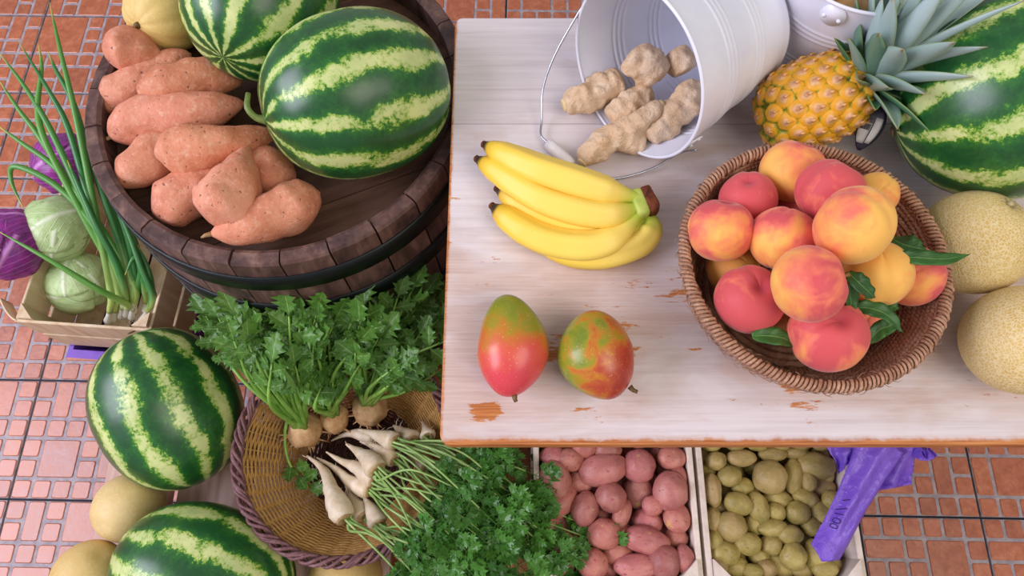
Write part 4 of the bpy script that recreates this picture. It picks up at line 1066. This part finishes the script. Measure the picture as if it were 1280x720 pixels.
for k, (u, v, r, z, bl, pd, spin, lab) in enumerate(PE):
    c = at(u, v, z); R_ = r * mpp(u, v, z) * .985
    o = mk('peach', PMS[k % 4], PEACH, None, T(c, frame(pd, (0, 0, 1)) @ Matrix.Rotation(spin, 3, 'Z'), (R_, R_, R_)), True, (max(0, bl + .2), 0, 0))
    tag(o, lab, 'peach', 'peaches in the seagrass basket')
    if k == 6: mk('stalk', MB().tube([(0, 0, .74), (.02, 0, .82), (.05, .02, .88 if k != 6 else .98)], [.05, .045, .06], 7), PST, o)
# peach leaves
PLF = m_leaf('peach_leaf', rgb(34, 84, 36), rgb(66, 118, 54), rgb(130, 168, 90), .38, .12)
def long_leaf(name, pts, w, label, nup=(0, 0, 1), fold=.25):
    P = smooth_path([at(q[0], q[1], q[2] + .024) for q in pts], 14); c = P[0]
    def f(s_, t):
        i = min(int(t * 13), 12); p = P[i].lerp(P[i + 1], t * 13 - i); d = (P[i + 1] - P[i]).normalized()
        sd = d.cross(Vector(nup)).normalized(); nn = sd.cross(d); q = (s_ - .5) * 2
        ww = w * math.sin(PI * min(1, (t * .96 + .04)) ** .8) ** .8
        return p - c + sd * q * ww / 2 + nn * (abs(q) * fold * ww / 2 + .0012 * math.sin(t * 22 + q * 3) * abs(q))
    o = mk('peach_leaf', MB().sheet(f, 6, 22, .0005), PLF, None, T(c)); tag(o, label, 'leaf', 'peach leaves in the basket'); return o
long_leaf('leaf', [(1116, 322, .888), (1145, 322, .892), (1180, 324, .890), (1212, 318, .884)], .017, 'long green peach leaf jutting out over the basket rim')
long_leaf('leaf', [(1112, 296, .862), (1128, 305, .874), (1146, 310, .878), (1158, 312, .876)], .026, 'broad dark peach leaf beside the one jutting over the rim')
long_leaf('leaf', [(1060, 340, .905), (1072, 352, .908), (1086, 365, .900), (1094, 372, .896)], .020, 'curled peach leaf beside the stalk of the upper peach')
long_leaf('leaf', [(1062, 352, .895), (1062, 366, .885), (1064, 380, .875), (1058, 388, .868)], .018, 'dark peach leaf hanging under the stalked peach')
long_leaf('leaf', [(1064, 384, .864), (1090, 386, .868), (1112, 396, .868), (1128, 416, .862)], .018, 'bright peach leaf pointing down to the near basket rim')
long_leaf('leaf', [(1084, 428, .838), (1100, 412, .846), (1112, 408, .848), (1122, 402, .850)], .018, 'short peach leaf tucked beside the peach with the magenta dimple')
long_leaf('leaf', [(940, 420, .842), (962, 420, .842), (982, 424, .838), (1000, 436, .832)], .020, 'shaded peach leaf lying along the near basket wall')
long_leaf('leaf', [(1098, 372, .842), (1112, 380, .85), (1124, 386, .85)], .018, 'small peach leaf in the gap beside the plain yellow peach')

# ------------------------------------------------------------------ wicker basket
WK_TAN = m_straw('willow_tan', rgb(140, 100, 48), rgb(184, 140, 78), rgb(208, 170, 108)); WK_DARK = m_straw('willow_dark', rgb(48, 28, 24), rgb(78, 48, 40), rgb(110, 74, 60)); WK_RIM = m_straw('willow_rim', rgb(74, 46, 48), rgb(112, 76, 78), rgb(150, 114, 114), .45)
WZ = .44 - BZ; WR = .168
wc = at(431, 560, .44); wc.z = BZ
wick = empty('wicker_basket', 'round wicker basket with dark plaited rim holding celeriac and parsley roots', 'basket', wc)
NS = 36
def wprof(s_):   # 0 = centre of base edge, 1 = rim
    return (.082 + (WR - .082) * s_ ** .85, .010 + (WZ - .010) * s_ ** 1.15)
NW = 42
for k in range(NW):
    s_ = (k + .5) / NW; r_, z = wprof(s_); m = MB(); n = NS * 4; P = []
    for i in range(n):
        a = 2 * PI * i / n; d = .0018 * math.cos(a * NS / 2 + PI * k); j = .0007 * mnoise.noise(Vector((a * 6, k * 2.3, 0)))
        P.append(((r_ + d) * math.cos(a), (r_ + d) * math.sin(a), z + j - d * .4))
    m.tube(P, .00205, 5, False, 0, True)
    mk('weaver', m, WK_DARK if k < 6 else WK_TAN, wick)
for k in range(NS):
    a = 2 * PI * k / NS; P = []
    for q in range(9):
        r_, z = wprof(q / 8); P.append((r_ * math.cos(a), r_ * math.sin(a), z))
    mk('stake', MB().tube(P, .0013, 5), WK_TAN, wick)
m = MB()
for k in range(15):
    r_ = .080 - k * .0053; n = 72
    m.tube([((max(r_, .003) + .0012 * math.cos(a * 12 + PI * k)) * math.cos(a), max(r_, .003) * math.sin(a), .0075 + .001 * math.cos(a * 12 + PI * k)) for a in [2 * PI * i / n for i in range(n)]], .0027, 5, False, 0, True)
mk('base_weave', m, WK_DARK, wick)
for s_ in range(6):
    n = 216; P = []
    for i in range(n):
        a = 2 * PI * i / n; q = 14 * a + s_ * PI / 3 + .5 * math.sin(a * 5 + s_ * 2)
        P.append(((WR + .003 + .0075 * math.cos(q)) * math.cos(a), (WR + .003 + .0075 * math.cos(q)) * math.sin(a), WZ + .004 + .0062 * math.sin(q)))
    mk('rim_strand', MB().tube(P, .0030, 6, False, 0, True), WK_RIM, wick)

# ------------------------------------------------------------------ leaf shapes
CEL = m_leaf('celeriac_leaf', rgb(54, 106, 40), rgb(108, 156, 68), rgb(172, 202, 120), .30, .22)
STALK = m_flat('celeriac_stalk', rgb(104, 158, 56), rgb(150, 192, 92), 60, .35)
def leaflet(seed):
    r_ = random.Random(seed); bend = r_.uniform(-.5, .7); fold = r_.uniform(.1, .5); tw_ = r_.uniform(-.5, .5)
    tab = [(0, .06), (.14, .16), (.25, .66), (.32, .42), (.41, 1.0), (.49, .46), (.55, .56), (.64, .84), (.72, .36), (.80, .46), (.88, .26), (1, .02)]
    def f(s_, t):
        q = (s_ - .5) * 2; w = lerp(tab, t) * .46; y = t + .14 * abs(q) * w * 2
        x = q * w; z = abs(q) * w * fold + bend * t * t * .45 + .05 * math.sin(t * 17 + q * 5 + seed) * abs(q)
        return Vector((x, y, z + tw_ * x * t))
    return MB().sheet(f, 6, 22).mesh('leaf')
LFM = [leaflet(k) for k in range(8)]
for me in LFM: me.materials.append(CEL.m)
BULB = m_flat('celeriac_bulb', rgb(168, 120, 74), rgb(214, 180, 134), 55, .7, .2, .004)
ra = random.Random(21)
def up_frame(d, nrm):
    """local Y along d, local Z near nrm"""
    y = Vector(d).normalized(); z = Vector(nrm); z = (z - y * z.dot(y)); z = z.normalized() if z.length > 1e-4 else y.orthogonal().normalized()
    x = y.cross(z); return Matrix((x, y, z)).transposed()
def celeriac(label, cu, cv, cz_, r, region, nst, zr, seed):
    c = at(cu, cv, cz_); o = empty('celeriac', label, 'celeriac', c, 'celeriac plants in the wicker basket'); rr_ = random.Random(seed)
    def f(th, ph):
        p = Vector((math.sin(th) * math.cos(ph), math.sin(th) * math.sin(ph), math.cos(th) * .9)) * r
        return p * (1 + .16 * fbm(p, 45, seed, 3))
    b = mk('bulb', MB().solid(f, 20, 30), BULB, o)
    m = MB()
    for k in range(16):
        a = rr_.uniform(0, 2 * PI); e = rr_.uniform(-.9, .1); d = Vector((math.cos(a) * math.cos(e), math.sin(a) * math.cos(e) - .3, math.sin(e))).normalized()
        p = d * r * .9; l = rr_.uniform(.008, .03); q = p + d * l + Vector((rr_.uniform(-.01, .01), rr_.uniform(-.01, .01), -.004))
        m.tube([p, p.lerp(q, .5) + Vector((rr_.uniform(-.003, .003), 0, .002)), q], [.0022, .0013, .0005], 5)
    mk('rootlets', m, BULB, b)['kind'] = 'stuff'
    base = Vector((0, .25, .9)).normalized() * r * .78
    for k in range(nst):
        u = rr_.uniform(region[0], region[1]); v = region[2] + (region[3] - region[2]) * rr_.random() ** .9; z = rr_.uniform(*zr) - .0004 * max(0, v - 430)
        tgt = at(u, v, z) - c
        if (at(u, v, z) - Vector((bc.x, bc.y, z))).length < br(z) + .012:      # keep off the barrel
            q = at(u, v, z) - Vector((bc.x, bc.y, z)); tgt = Vector((bc.x, bc.y, z)) + q.normalized() * (br(z) + .02) - c
        b0 = base + Vector((rr_.uniform(-.010, .010), rr_.uniform(-.008, .008), 0))
        mid = b0.lerp(tgt, .5) + Vector((rr_.uniform(-.012, .012), rr_.uniform(-.02, .01), .035))
        P = smooth_path([b0, mid, tgt], 12)
        st_ = mk('stalk', MB().tube(P, [.0046 - .0032 * i / 11 for i in range(12)], 7), STALK, o)
        d = (P[-1] - P[-3]).normalized(); nb_ = Vector((rr_.uniform(-.55, .55), rr_.uniform(-.75, .25), 1)).normalized()
        side = d.cross(nb_).normalized(); L = rr_.uniform(.034, .050)
        def leaf(p, dd, s_):
            nn = (nb_ + Vector((rr_.uniform(-.45, .45), rr_.uniform(-.45, .45), 0))).normalized()
            mk('leaf', LFM[rr_.randrange(8)], CEL, st_, T(p, up_frame(dd, nn), s_))
        leaf(P[-1], d, L * 1.1)
        for (t, s_) in ((-2, .9), (-4, .72)):
            for sg in (-1, 1):
                leaf(P[t], (side * sg + d * rr_.uniform(.35, .8) + Vector((0, 0, rr_.uniform(-.2, .2)))).normalized(), L * s_ * rr_.uniform(.85, 1.15))
    return o
celeriac('celeriac with bright green stalks, its bulb lowest on the tan wicker wall', 381, 538, .385, .030, (262, 398, 356, 462), 34, (.49, .60), 1)
celeriac('celeriac squeezed in the middle of the three, bulb half hidden', 418, 522, .375, .026, (352, 476, 366, 486), 28, (.47, .58), 2)
celeriac('celeriac with hairy bulb and leaves spreading under the table edge', 463, 510, .385, .031, (430, 562, 350, 468), 36, (.47, .58), 3)
# a wilted stalk lying inside the basket
wl = at(356, 545, .36); wo = empty('celeriac_stalk', 'loose wilted celeriac stalk lying inside the wicker basket', 'stalk', wl)
P = smooth_path([at(360, 520, .402) - wl, at(356, 548, .385) - wl, at(362, 580, .37) - wl, at(385, 608, .362) - wl], 14)
wst = mk('stalk', MB().tube(P, [.0032 - .0014 * i / 13 for i in range(14)], 7), STALK, wo)
for (u, v, du, dv) in ((368, 586, 14, -4), (372, 594, 10, 16), (385, 606, 22, 8), (378, 600, 24, -14), (364, 580, -2, 18)):
    p = at(u, v, .368) - wl; d = at(u + du, v + dv, .374) - at(u, v, .368)
    mk('leaf', LFM[(u + v) % 8], CEL, wst, T(p, up_frame(d, (.1, -.1, 1)), .034))

# ------------------------------------------------------------------ parsley roots
PRT = m_flat('parsley_root', rgb(206, 180, 140), rgb(236, 222, 198), 60, .5, .4, .002); PRC = m_flat('parsley_crown', rgb(150, 118, 74), rgb(200, 172, 124), 110, .6, .3, .002)
PSTEM = m_flat('parsley_stem', rgb(108, 148, 66), rgb(168, 196, 120), 40, .4)
PARS = m_leaf('parsley_leaf', rgb(46, 104, 42), rgb(102, 156, 68), rgb(156, 196, 112), .30, .25, False)
def frond(seed):
    r_ = random.Random(seed); m = MB()
    def fan(p, d, up, L):
        d = d.normalized(); s_ = d.cross(up).normalized(); nn = s_.cross(d); P = [p]
        out = ((-.30, .18), (-.52, .50), (-.34, .52), (-.36, .86), (-.14, .72), (0, 1.05), (.15, .72), (.36, .86), (.34, .52), (.52, .50), (.30, .18))
        cu = r_.uniform(-.3, .5)
        for x, y in out: P.append(p + s_ * x * L + d * y * L + nn * (cu * y * y * L * .5 + abs(x) * L * r_.uniform(.1, .5)))
        P.append(p + d * L * .45 + nn * cu * .1 * L)
        c_ = len(P) - 1; F = [(0, 1, c_)] + [(k, k + 1, c_) for k in range(1, 11)] + [(11, 0, c_)]
        m.add(P, F, [(.5, .5)] * len(P))
    up = Vector((0, 0, 1)); Y = Vector((0, 1, 0))
    m.tube([(0, 0, 0), (0, .5, .03), (0, .82, 0)], [.012, .010, .005], 4)
    fan(Vector((0, .78, 0)), Y, up, .34)
    for t, l in ((.30, .42), (.55, .34), (.72, .22)):
        for sg in (-1, 1):
            d = Vector((sg, .75 + r_.uniform(-.2, .2), r_.uniform(-.25, .35))).normalized(); p = Vector((0, t, .02)); e = p + d * l
            m.tube([p, e], [.008, .005], 4); fan(e, d, (up + Vector((r_.uniform(-.5, .5), r_.uniform(-.5, .5), 0))).normalized(), .30)
            if l > .3:
                for s2 in (-1, 1):
                    d2 = (d + Vector((-d.y, d.x, 0)) * s2 * 1.1 + Vector((0, 0, r_.uniform(-.3, .3)))).normalized()
                    fan(p.lerp(e, .62), d2, (up + Vector((r_.uniform(-.6, .6), r_.uniform(-.6, .6), 0))).normalized(), .27)
    me = m.mesh('leaf', False); me.materials.append(PARS.m); return me
FRM = [frond(k) for k in range(6)]
PRS = [ # label, root px path, crown hw px, stems, stem target region (u0,u1,v0,v1)
 ('parsley root with flaky stub crown in front of the others, stems over the basket rim', [(384, 570, .385), (405, 588, .405), (416, 618, .432), (431, 650, .446)], 15, 4, (470, 540, 705, 760)),
 ('slim parsley root lying next to the flaky one', [(396, 572, .375), (420, 586, .395), (440, 604, .414), (462, 614, .428)], 11, 5, (535, 600, 650, 720)),
 ('parsley root with a bent tip in the middle of the bundle', [(408, 565, .385), (428, 577, .402), (448, 585, .42), (468, 602, .436)], 11.5, 5, (530, 610, 625, 710)),
 ('thick parsley root with hairy rootlets and brown ringed crown', [(433, 555, .415), (448, 565, .432), (460, 574, .446), (472, 588, .455)], 15.5, 6, (520, 610, 610, 700)),
 ('parsley root half covered by the ringed thick one', [(450, 552, .40), (465, 557, .41), (480, 566, .424), (494, 575, .434)], 11, 5, (545, 645, 605, 690)),
 ('pale parsley root pointing away from the table with a straight bunch of stems', [(448, 537, .40), (465, 542, .418), (480, 547, .435), (494, 553, .445)], 13, 7, (590, 655, 575, 650)),
 ('tan thin parsley root deepest in the basket', [(414, 551, .345), (432, 543, .36), (448, 542, .37), (470, 550, .385)], 9, 4, (560, 640, 620, 700)),
 ('parsley root seen end on beside the pale one', [(492, 532, .39), (500, 538, .405), (508, 545, .42), (515, 553, .43)], 14, 5, (590, 668, 580, 640)),
 ('parsley root seen end on beside the table corner', [(528, 526, .39), (531, 533, .405), (533, 539, .42), (535, 547, .432)], 10, 6, (590, 660, 572, 630)),
 ('short plump parsley root at the basket rim', [(454, 620, .42), (460, 630, .428), (466, 640, .435), (474, 655, .44)], 13.5, 5, (540, 640, 670, 745)),
 ('yellowish parsley root behind the flaky one', [(432, 606, .39), (438, 618, .402), (446, 632, .415), (454, 646, .424)], 12, 4, (510, 590, 685, 750)),
 ('parsley root with leaves trailing over the red potatoes', [(500, 560, .38), (512, 566, .39), (524, 574, .405), (534, 584, .415)], 11, 8, (640, 735, 650, 698)),
]
for k, (lab, px, hw, nst, reg) in enumerate(PRS):
    rr_ = random.Random(60 + k); P = [at(*q) for q in px]; c = P[-1].copy()
    o = empty('parsley_root', lab, 'parsley root', c, 'parsley roots in the wicker basket'); P = [p - c for p in P]
    r = hw * mpp(*px[-1])
    mk('root', root_mesh(P, [(0, .10), (.2, .26), (.45, .50), (.7, .80), (.88, 1.0), (.96, .95), (1, .62)], r, 26, 14, .16, 60, k), PRT, o)
    d = (P[-1] - P[-2]).normalized()
    mk('crown', MB().tube([P[-1] - d * .004, P[-1] + d * .0005, P[-1] + d * .002, P[-1] + d * .001], [r * .74, r * .72, r * .6, r * .3], 14), PRC, o)
    m = MB()
    for q in range(7):
        i = rr_.randrange(len(P) - 1); p = P[i].lerp(P[i + 1], rr_.random()); dd = Vector((rr_.uniform(-1, 1), rr_.uniform(-1, 1), rr_.uniform(-.2, .6))).normalized()
        m.tube([p, p + dd * .010, p + dd * .018 + Vector((.003, 0, -.004))], [.0009, .0006, .0003], 4)
    mk('rootlets', m, PRT, o)['kind'] = 'stuff'
    for q in range(nst):
        u, v = rr_.uniform(reg[0], reg[1]), rr_.uniform(reg[2], reg[3])
        z = .455 + .05 * math.exp(-(((u - 560) / 90) ** 2 + ((v - 640) / 70) ** 2)) + rr_.uniform(-.026, .020)
        tg_ = at(u, v, z) - c; b0 = P[-1] + Vector((rr_.uniform(-.5, .5) * r, rr_.uniform(-.5, .5) * r, rr_.uniform(-.2, .4) * r))
        mid = b0.lerp(tg_, .45) + Vector((rr_.uniform(-.012, .012), rr_.uniform(-.006, .014), .020 + rr_.uniform(0, .03)))
        Q = smooth_path([b0, b0 + d * .012, mid, tg_], 16)
        st_ = mk('stem', MB().tube(Q, [.0027 - .0014 * i / 15 for i in range(16)], 6), PSTEM, o)
        dd = (Q[-1] - Q[-3]).normalized()
        for (t, sg, s_) in ((-1, 0, 1.0), (-3, 1, .85), (-4, -1, .8)):
            nb_ = Vector((rr_.uniform(-.9, .9), rr_.uniform(-1, .7), 1)).normalized(); side = dd.cross(nb_).normalized()
            ld = (dd + side * sg * rr_.uniform(.7, 1.3)).normalized()
            mk('leaf', FRM[rr_.randrange(6)], PARS, st_, T(Q[t], up_frame(ld, nb_), rr_.uniform(.046, .068) * s_))

# ------------------------------------------------------------------ cabbages
CABG = m_cabbage('green_cabbage', rgb(154, 186, 112), rgb(200, 218, 164), rgb(232, 238, 212)); CABP = m_cabbage('red_cabbage', rgb(84, 40, 98), rgb(160, 40, 146), rgb(214, 150, 214))
def cabbage(label, c, r, mat, seed, face=(0, -.3, 1), group='cabbages in the veneer crate'):
    rr_ = random.Random(seed)
    def ball(th, ph):
        p = Vector((math.sin(th) * math.cos(ph), math.sin(th) * math.sin(ph), math.cos(th) * .93)) * r * .965
        return p * (1 + .02 * fbm(p, 30, seed))
    o = mk('cabbage', MB().solid(ball, 28, 40), mat, None, T(c)); tag(o, label, 'cabbage', group)
    for k in range(7):
        a = k * 2.4 + seed; el = .25 + .9 * (k / 6); n0 = (Vector((math.cos(a) * math.cos(el), math.sin(a) * math.cos(el), math.sin(el))))
        if k == 6: n0 = Vector(face).normalized()
        R_ = up_frame(Vector((math.cos(a + 1), math.sin(a + 1), .3)), n0)
        ext = rr_.uniform(.85, 1.15); lift = .004 + .0012 * k
        def f(s_, t):
            x = (s_ - .5) * 2; y = (t - .5) * 2; q = math.sqrt(max(0, 1 - .0 * x)); xx, yy = x * math.sqrt(1 - .45 * y * y), y * math.sqrt(1 - .45 * x * x)
            th = ext * math.hypot(xx, yy); ph = math.atan2(yy, xx)
            rim = max(0, math.hypot(xx, yy) - .8)
            rad = r * .965 + lift + .0010 * math.exp(-(x / .05) ** 2) * (1 - t) + .0030 * fbm((xx * 3, yy * 3, k), 1.0, seed) + rim * .008 * math.sin(ph * 7 + k)
            p = Vector((math.sin(th) * math.cos(ph), math.sin(th) * math.sin(ph), math.cos(th))) * rad
            p = R_ @ p; p.z *= .93; return p
        mk('leaf', MB().sheet(f, 16, 16, .0012), mat, o)
    return o
cabbage('pale green cabbage on top, crossed by a thin spring onion leaf', at(72, 288, .295), .062, CABG, 1)
cabbage('pale green cabbage lower in the crate by the near veneer wall', at(100, 355, .222), .058, CABG, 2, (.1, -.5, .9))
cabbage('shiny red cabbage propped on the crate wall beside the green one', at(14, 306, .318), .066, CABP, 3, (.4, -.5, .8))
cabbage('red cabbage behind the spring onion leaves at the far end of the crate', at(84, 206, .27), .060, CABP, 4)

# ------------------------------------------------------------------ spring onions
def m_onion():
    g = G('spring_onion_leaf', .36, .45); v = g.sep(g.uv())[1]; w = g.w10(); f = g.noise(g.obj(), 30, 3, .6, 0, w)
    base = g.mix(f, rgb(34, 98, 56), rgb(74, 140, 66))
    base = g.mix(g.ramp(g.rand(), [(.3, 0), (1, .7)]), base, rgb(104, 160, 62))
    col = g.mix(g.ramp(v, [(.03, 1), (.30, 0)]), base, rgb(186, 208, 120)); col = g.mix(g.ramp(v, [(.93, 0), (.99, 1)]), col, rgb(196, 176, 92))
    g.set('Base Color', col); return g
ONL = m_onion(); ONB = m_flat('spring_onion_bulb', rgb(214, 216, 196), rgb(238, 236, 226), 50, .35)
ON = [ # label, bulb px (base, top), leaves
 ('spring onion with a long leaf reaching highest above the crate', [(134, 404, .212), (138, 384, .25)], [[(138, 362, .29), (118, 260, .40), (96, 150, .47), (76, 66, .51), (62, 3, .53)], [(142, 350, .30), (112, 250, .40), (85, 160, .46), (60, 112, .49), (22, 50, .50)]]),
 ('spring onion with a thick blunt leaf, next to the white bulb', [(141, 402, .205), (144, 384, .245)], [[(146, 352, .30), (104, 250, .40), (62, 160, .46), (32, 110, .48), (-4, 62, .50)], [(146, 350, .30), (100, 262, .39), (58, 180, .45), (47, 136, .47), (52, 86, .49), (48, 54, .50)]]),
 ('spring onion whose bent leaf folds back over the green cabbage', [(150, 398, .205), (153, 380, .25)], [[(152, 352, .30), (120, 285, .37), (70, 232, .41), (20, 208, .43), (14, 226, .415), (30, 262, .40)], [(152, 350, .30), (92, 240, .40), (50, 172, .44), (24, 138, .46), (-4, 96, .48)]]),
 ('spring onion with a yellow green leaf in front of the bundle', [(158, 396, .212), (158, 380, .25)], [[(156, 366, .29), (146, 330, .34), (122, 285, .39), (98, 232, .43), (84, 200, .44)], [(158, 380, .27), (120, 360, .33), (62, 325, .38), (-4, 288, .41)]]),
 ('spring onion leaning on the barrel with dark straight leaves', [(164, 399, .205), (166, 382, .25)], [[(164, 352, .30), (138, 270, .38), (110, 190, .44), (92, 130, .48), (70, 88, .50), (60, 64, .50)], [(166, 352, .30), (140, 262, .38), (118, 196, .42)], [(166, 352, .30), (110, 260, .39), (70, 210, .42), (26, 178, .44), (-4, 156, .45)]]),
 ('spring onion with a thick pale bulb beside the corner post', [(176, 404, .205), (188, 382, .25)], [[(192, 372, .29), (178, 338, .33), (160, 290, .37), (134, 230, .42)], [(190, 374, .28), (186, 340, .32), (172, 306, .35)]]),
 ('spring onion stump with a bent pale leaf next to the barrel', [(166, 392, .215), (170, 374, .25)], [[(172, 360, .285), (176, 338, .32), (168, 322, .345), (156, 344, .335)], [(170, 356, .29), (160, 300, .35), (136, 236, .41)]]),
 ('spring onion in the shade against the crate side', [(182, 390, .215), (182, 372, .25)], [[(184, 352, .30), (172, 318, .335), (150, 270, .385)], [(180, 352, .30), (168, 300, .35), (146, 246, .40)]]),
]
for k, (lab, bp, lvs) in enumerate(ON):
    B = [at(*q) for q in bp]; c = B[0].copy(); o = empty('spring_onion', lab, 'spring onion', c, 'spring onions in the crate')
    d = (B[1] - B[0]).normalized(); e = B[1] - c; r = .0065
    mk('bulb', MB().tube(smooth_path([Vector((0, 0, 0)), e * .3, e * .7, e + d * .012], 14), [r * q for q in (.45, .9, 1.15, 1.2, 1.1, .95, .85, .8, .78, .77, .76, .75, .72, .6)], 12), ONB, o)
    m = MB(); rr_ = random.Random(k)
    for q in range(8):
        w = Vector((rr_.uniform(-1, 1), rr_.uniform(-1, 0), rr_.uniform(-.3, .3))) * .010; m.tube([Vector((0, 0, 0)), w * .5, w + Vector((.002, -.001, -.002))], [.0007, .0005, .0003], 4)
    mk('rootlets', m, ONB, o)['kind'] = 'stuff'
    for px in lvs:
        P = [e * .7] + [at(*q) - c for q in px]; n = 36
        mk('leaf', MB().tube(smooth_path(P, n), [.0072 * lerp([(0, .8), (.2, 1), (.6, .85), (.85, .5), (1, .08)], i / (n - 1)) for i in range(n)], 8), ONL, o)

# ------------------------------------------------------------------ purple plastic bag over the crate corner
BAG = m_bag(); INK = m_simple('bag_ink', rgb(52, 26, 110), .6)
bgc = at(1075, 620, .47); bago = empty('plastic_bag', 'crumpled purple plastic bag hanging over the yellow potato crate corner', 'bag', bgc)
ctr = smooth_path([at(1104, 548, .520), at(1090, 578, .516), at(1068, 622, .506), at(1048, 664, .498), at(1034, 690, .492)], 24)
def strip(s_, t, h=0.0):
    x = t * 23; i = min(int(x), 22); p = ctr[i].lerp(ctr[i + 1], x - i); d = (ctr[i + 1] - ctr[i]).normalized(); sd = d.cross(Vector((0, 0, 1))).normalized()
    if sd.x < 0: sd = -sd
    w = lerp([(0, .075), (.25, .062), (.5, .052), (.75, .050), (1, .048)], t); q = (s_ - .5) * 2
    z = .008 * math.cos(q * 1.4) + .0035 * math.sin(q * 7 + t * 5) * (1 - t * .6) + .004 * fbm((q * 1.5, t * 5, 0), 1.0, 3) - .012 * max(0, q) ** 2
    e = d * (.018 * (1 - abs(q + .15)) if t > .97 else 0)
    return p - bgc + sd * q * w / 2 + e + Vector((0, 0, z + h))
mk('handle_strip', MB().sheet(lambda s_, t: strip(s_, t), 18, 40, .0004), BAG, bago)
def quadsheet(a, b, c_, d, amp, fr, seed, nu=16, nv=14):
    A, B_, C, D = [at(*q) - bgc for q in (a, b, c_, d)]
    def f(s_, t):
        p = A.lerp(B_, s_).lerp(D.lerp(C, s_), t); return p + Vector((0, 0, amp * math.sin(s_ * fr + t * 4) + amp * 1.2 * fbm((s_ * 3, t * 3, seed), 1.3, seed)))
    return MB().sheet(f, nu, nv, .0004)
mk('side_flap', quadsheet((1078, 556, .500), (1150, 556, .498), (1138, 606, .470), (1094, 614, .488), .006, 9, 5), BAG, bago)
mk('side_flap', quadsheet((1028, 552, .496), (1086, 556, .515), (1062, 578, .505), (1050, 592, .490), .005, 11, 7), BAG, bago)
def ruff(s_, t):
    a = s_ * 2 * PI * 3; b = at(1150, 560, .50) - bgc; r_ = .006 + .012 * t
    return b + Vector((.018 * (s_ - .5) + r_ * math.cos(a) * .5, -.012 * t + r_ * math.sin(a) * .4, .008 * math.sin(a * 1.7) + .006 * t))
mk('ruffle', MB().sheet(ruff, 60, 6, .0003), BAG, bago)
m = MB()
def stroke(pts): m.tube([strip(x, y, .0022) for x, y in pts], .0006, 4)
stroke([(.22, .56), (.34, .54)]); stroke([(.16, .63), (.36, .60)])
for t in (.655, .70, .745):
    stroke([(.27 + .09 * math.cos(a), t + .018 * math.sin(a)) for a in [k * PI / 5 for k in range(11)]] if t > .66 else [(.18, t), (.36, t - .01)])
mk('print', m, INK, bago)
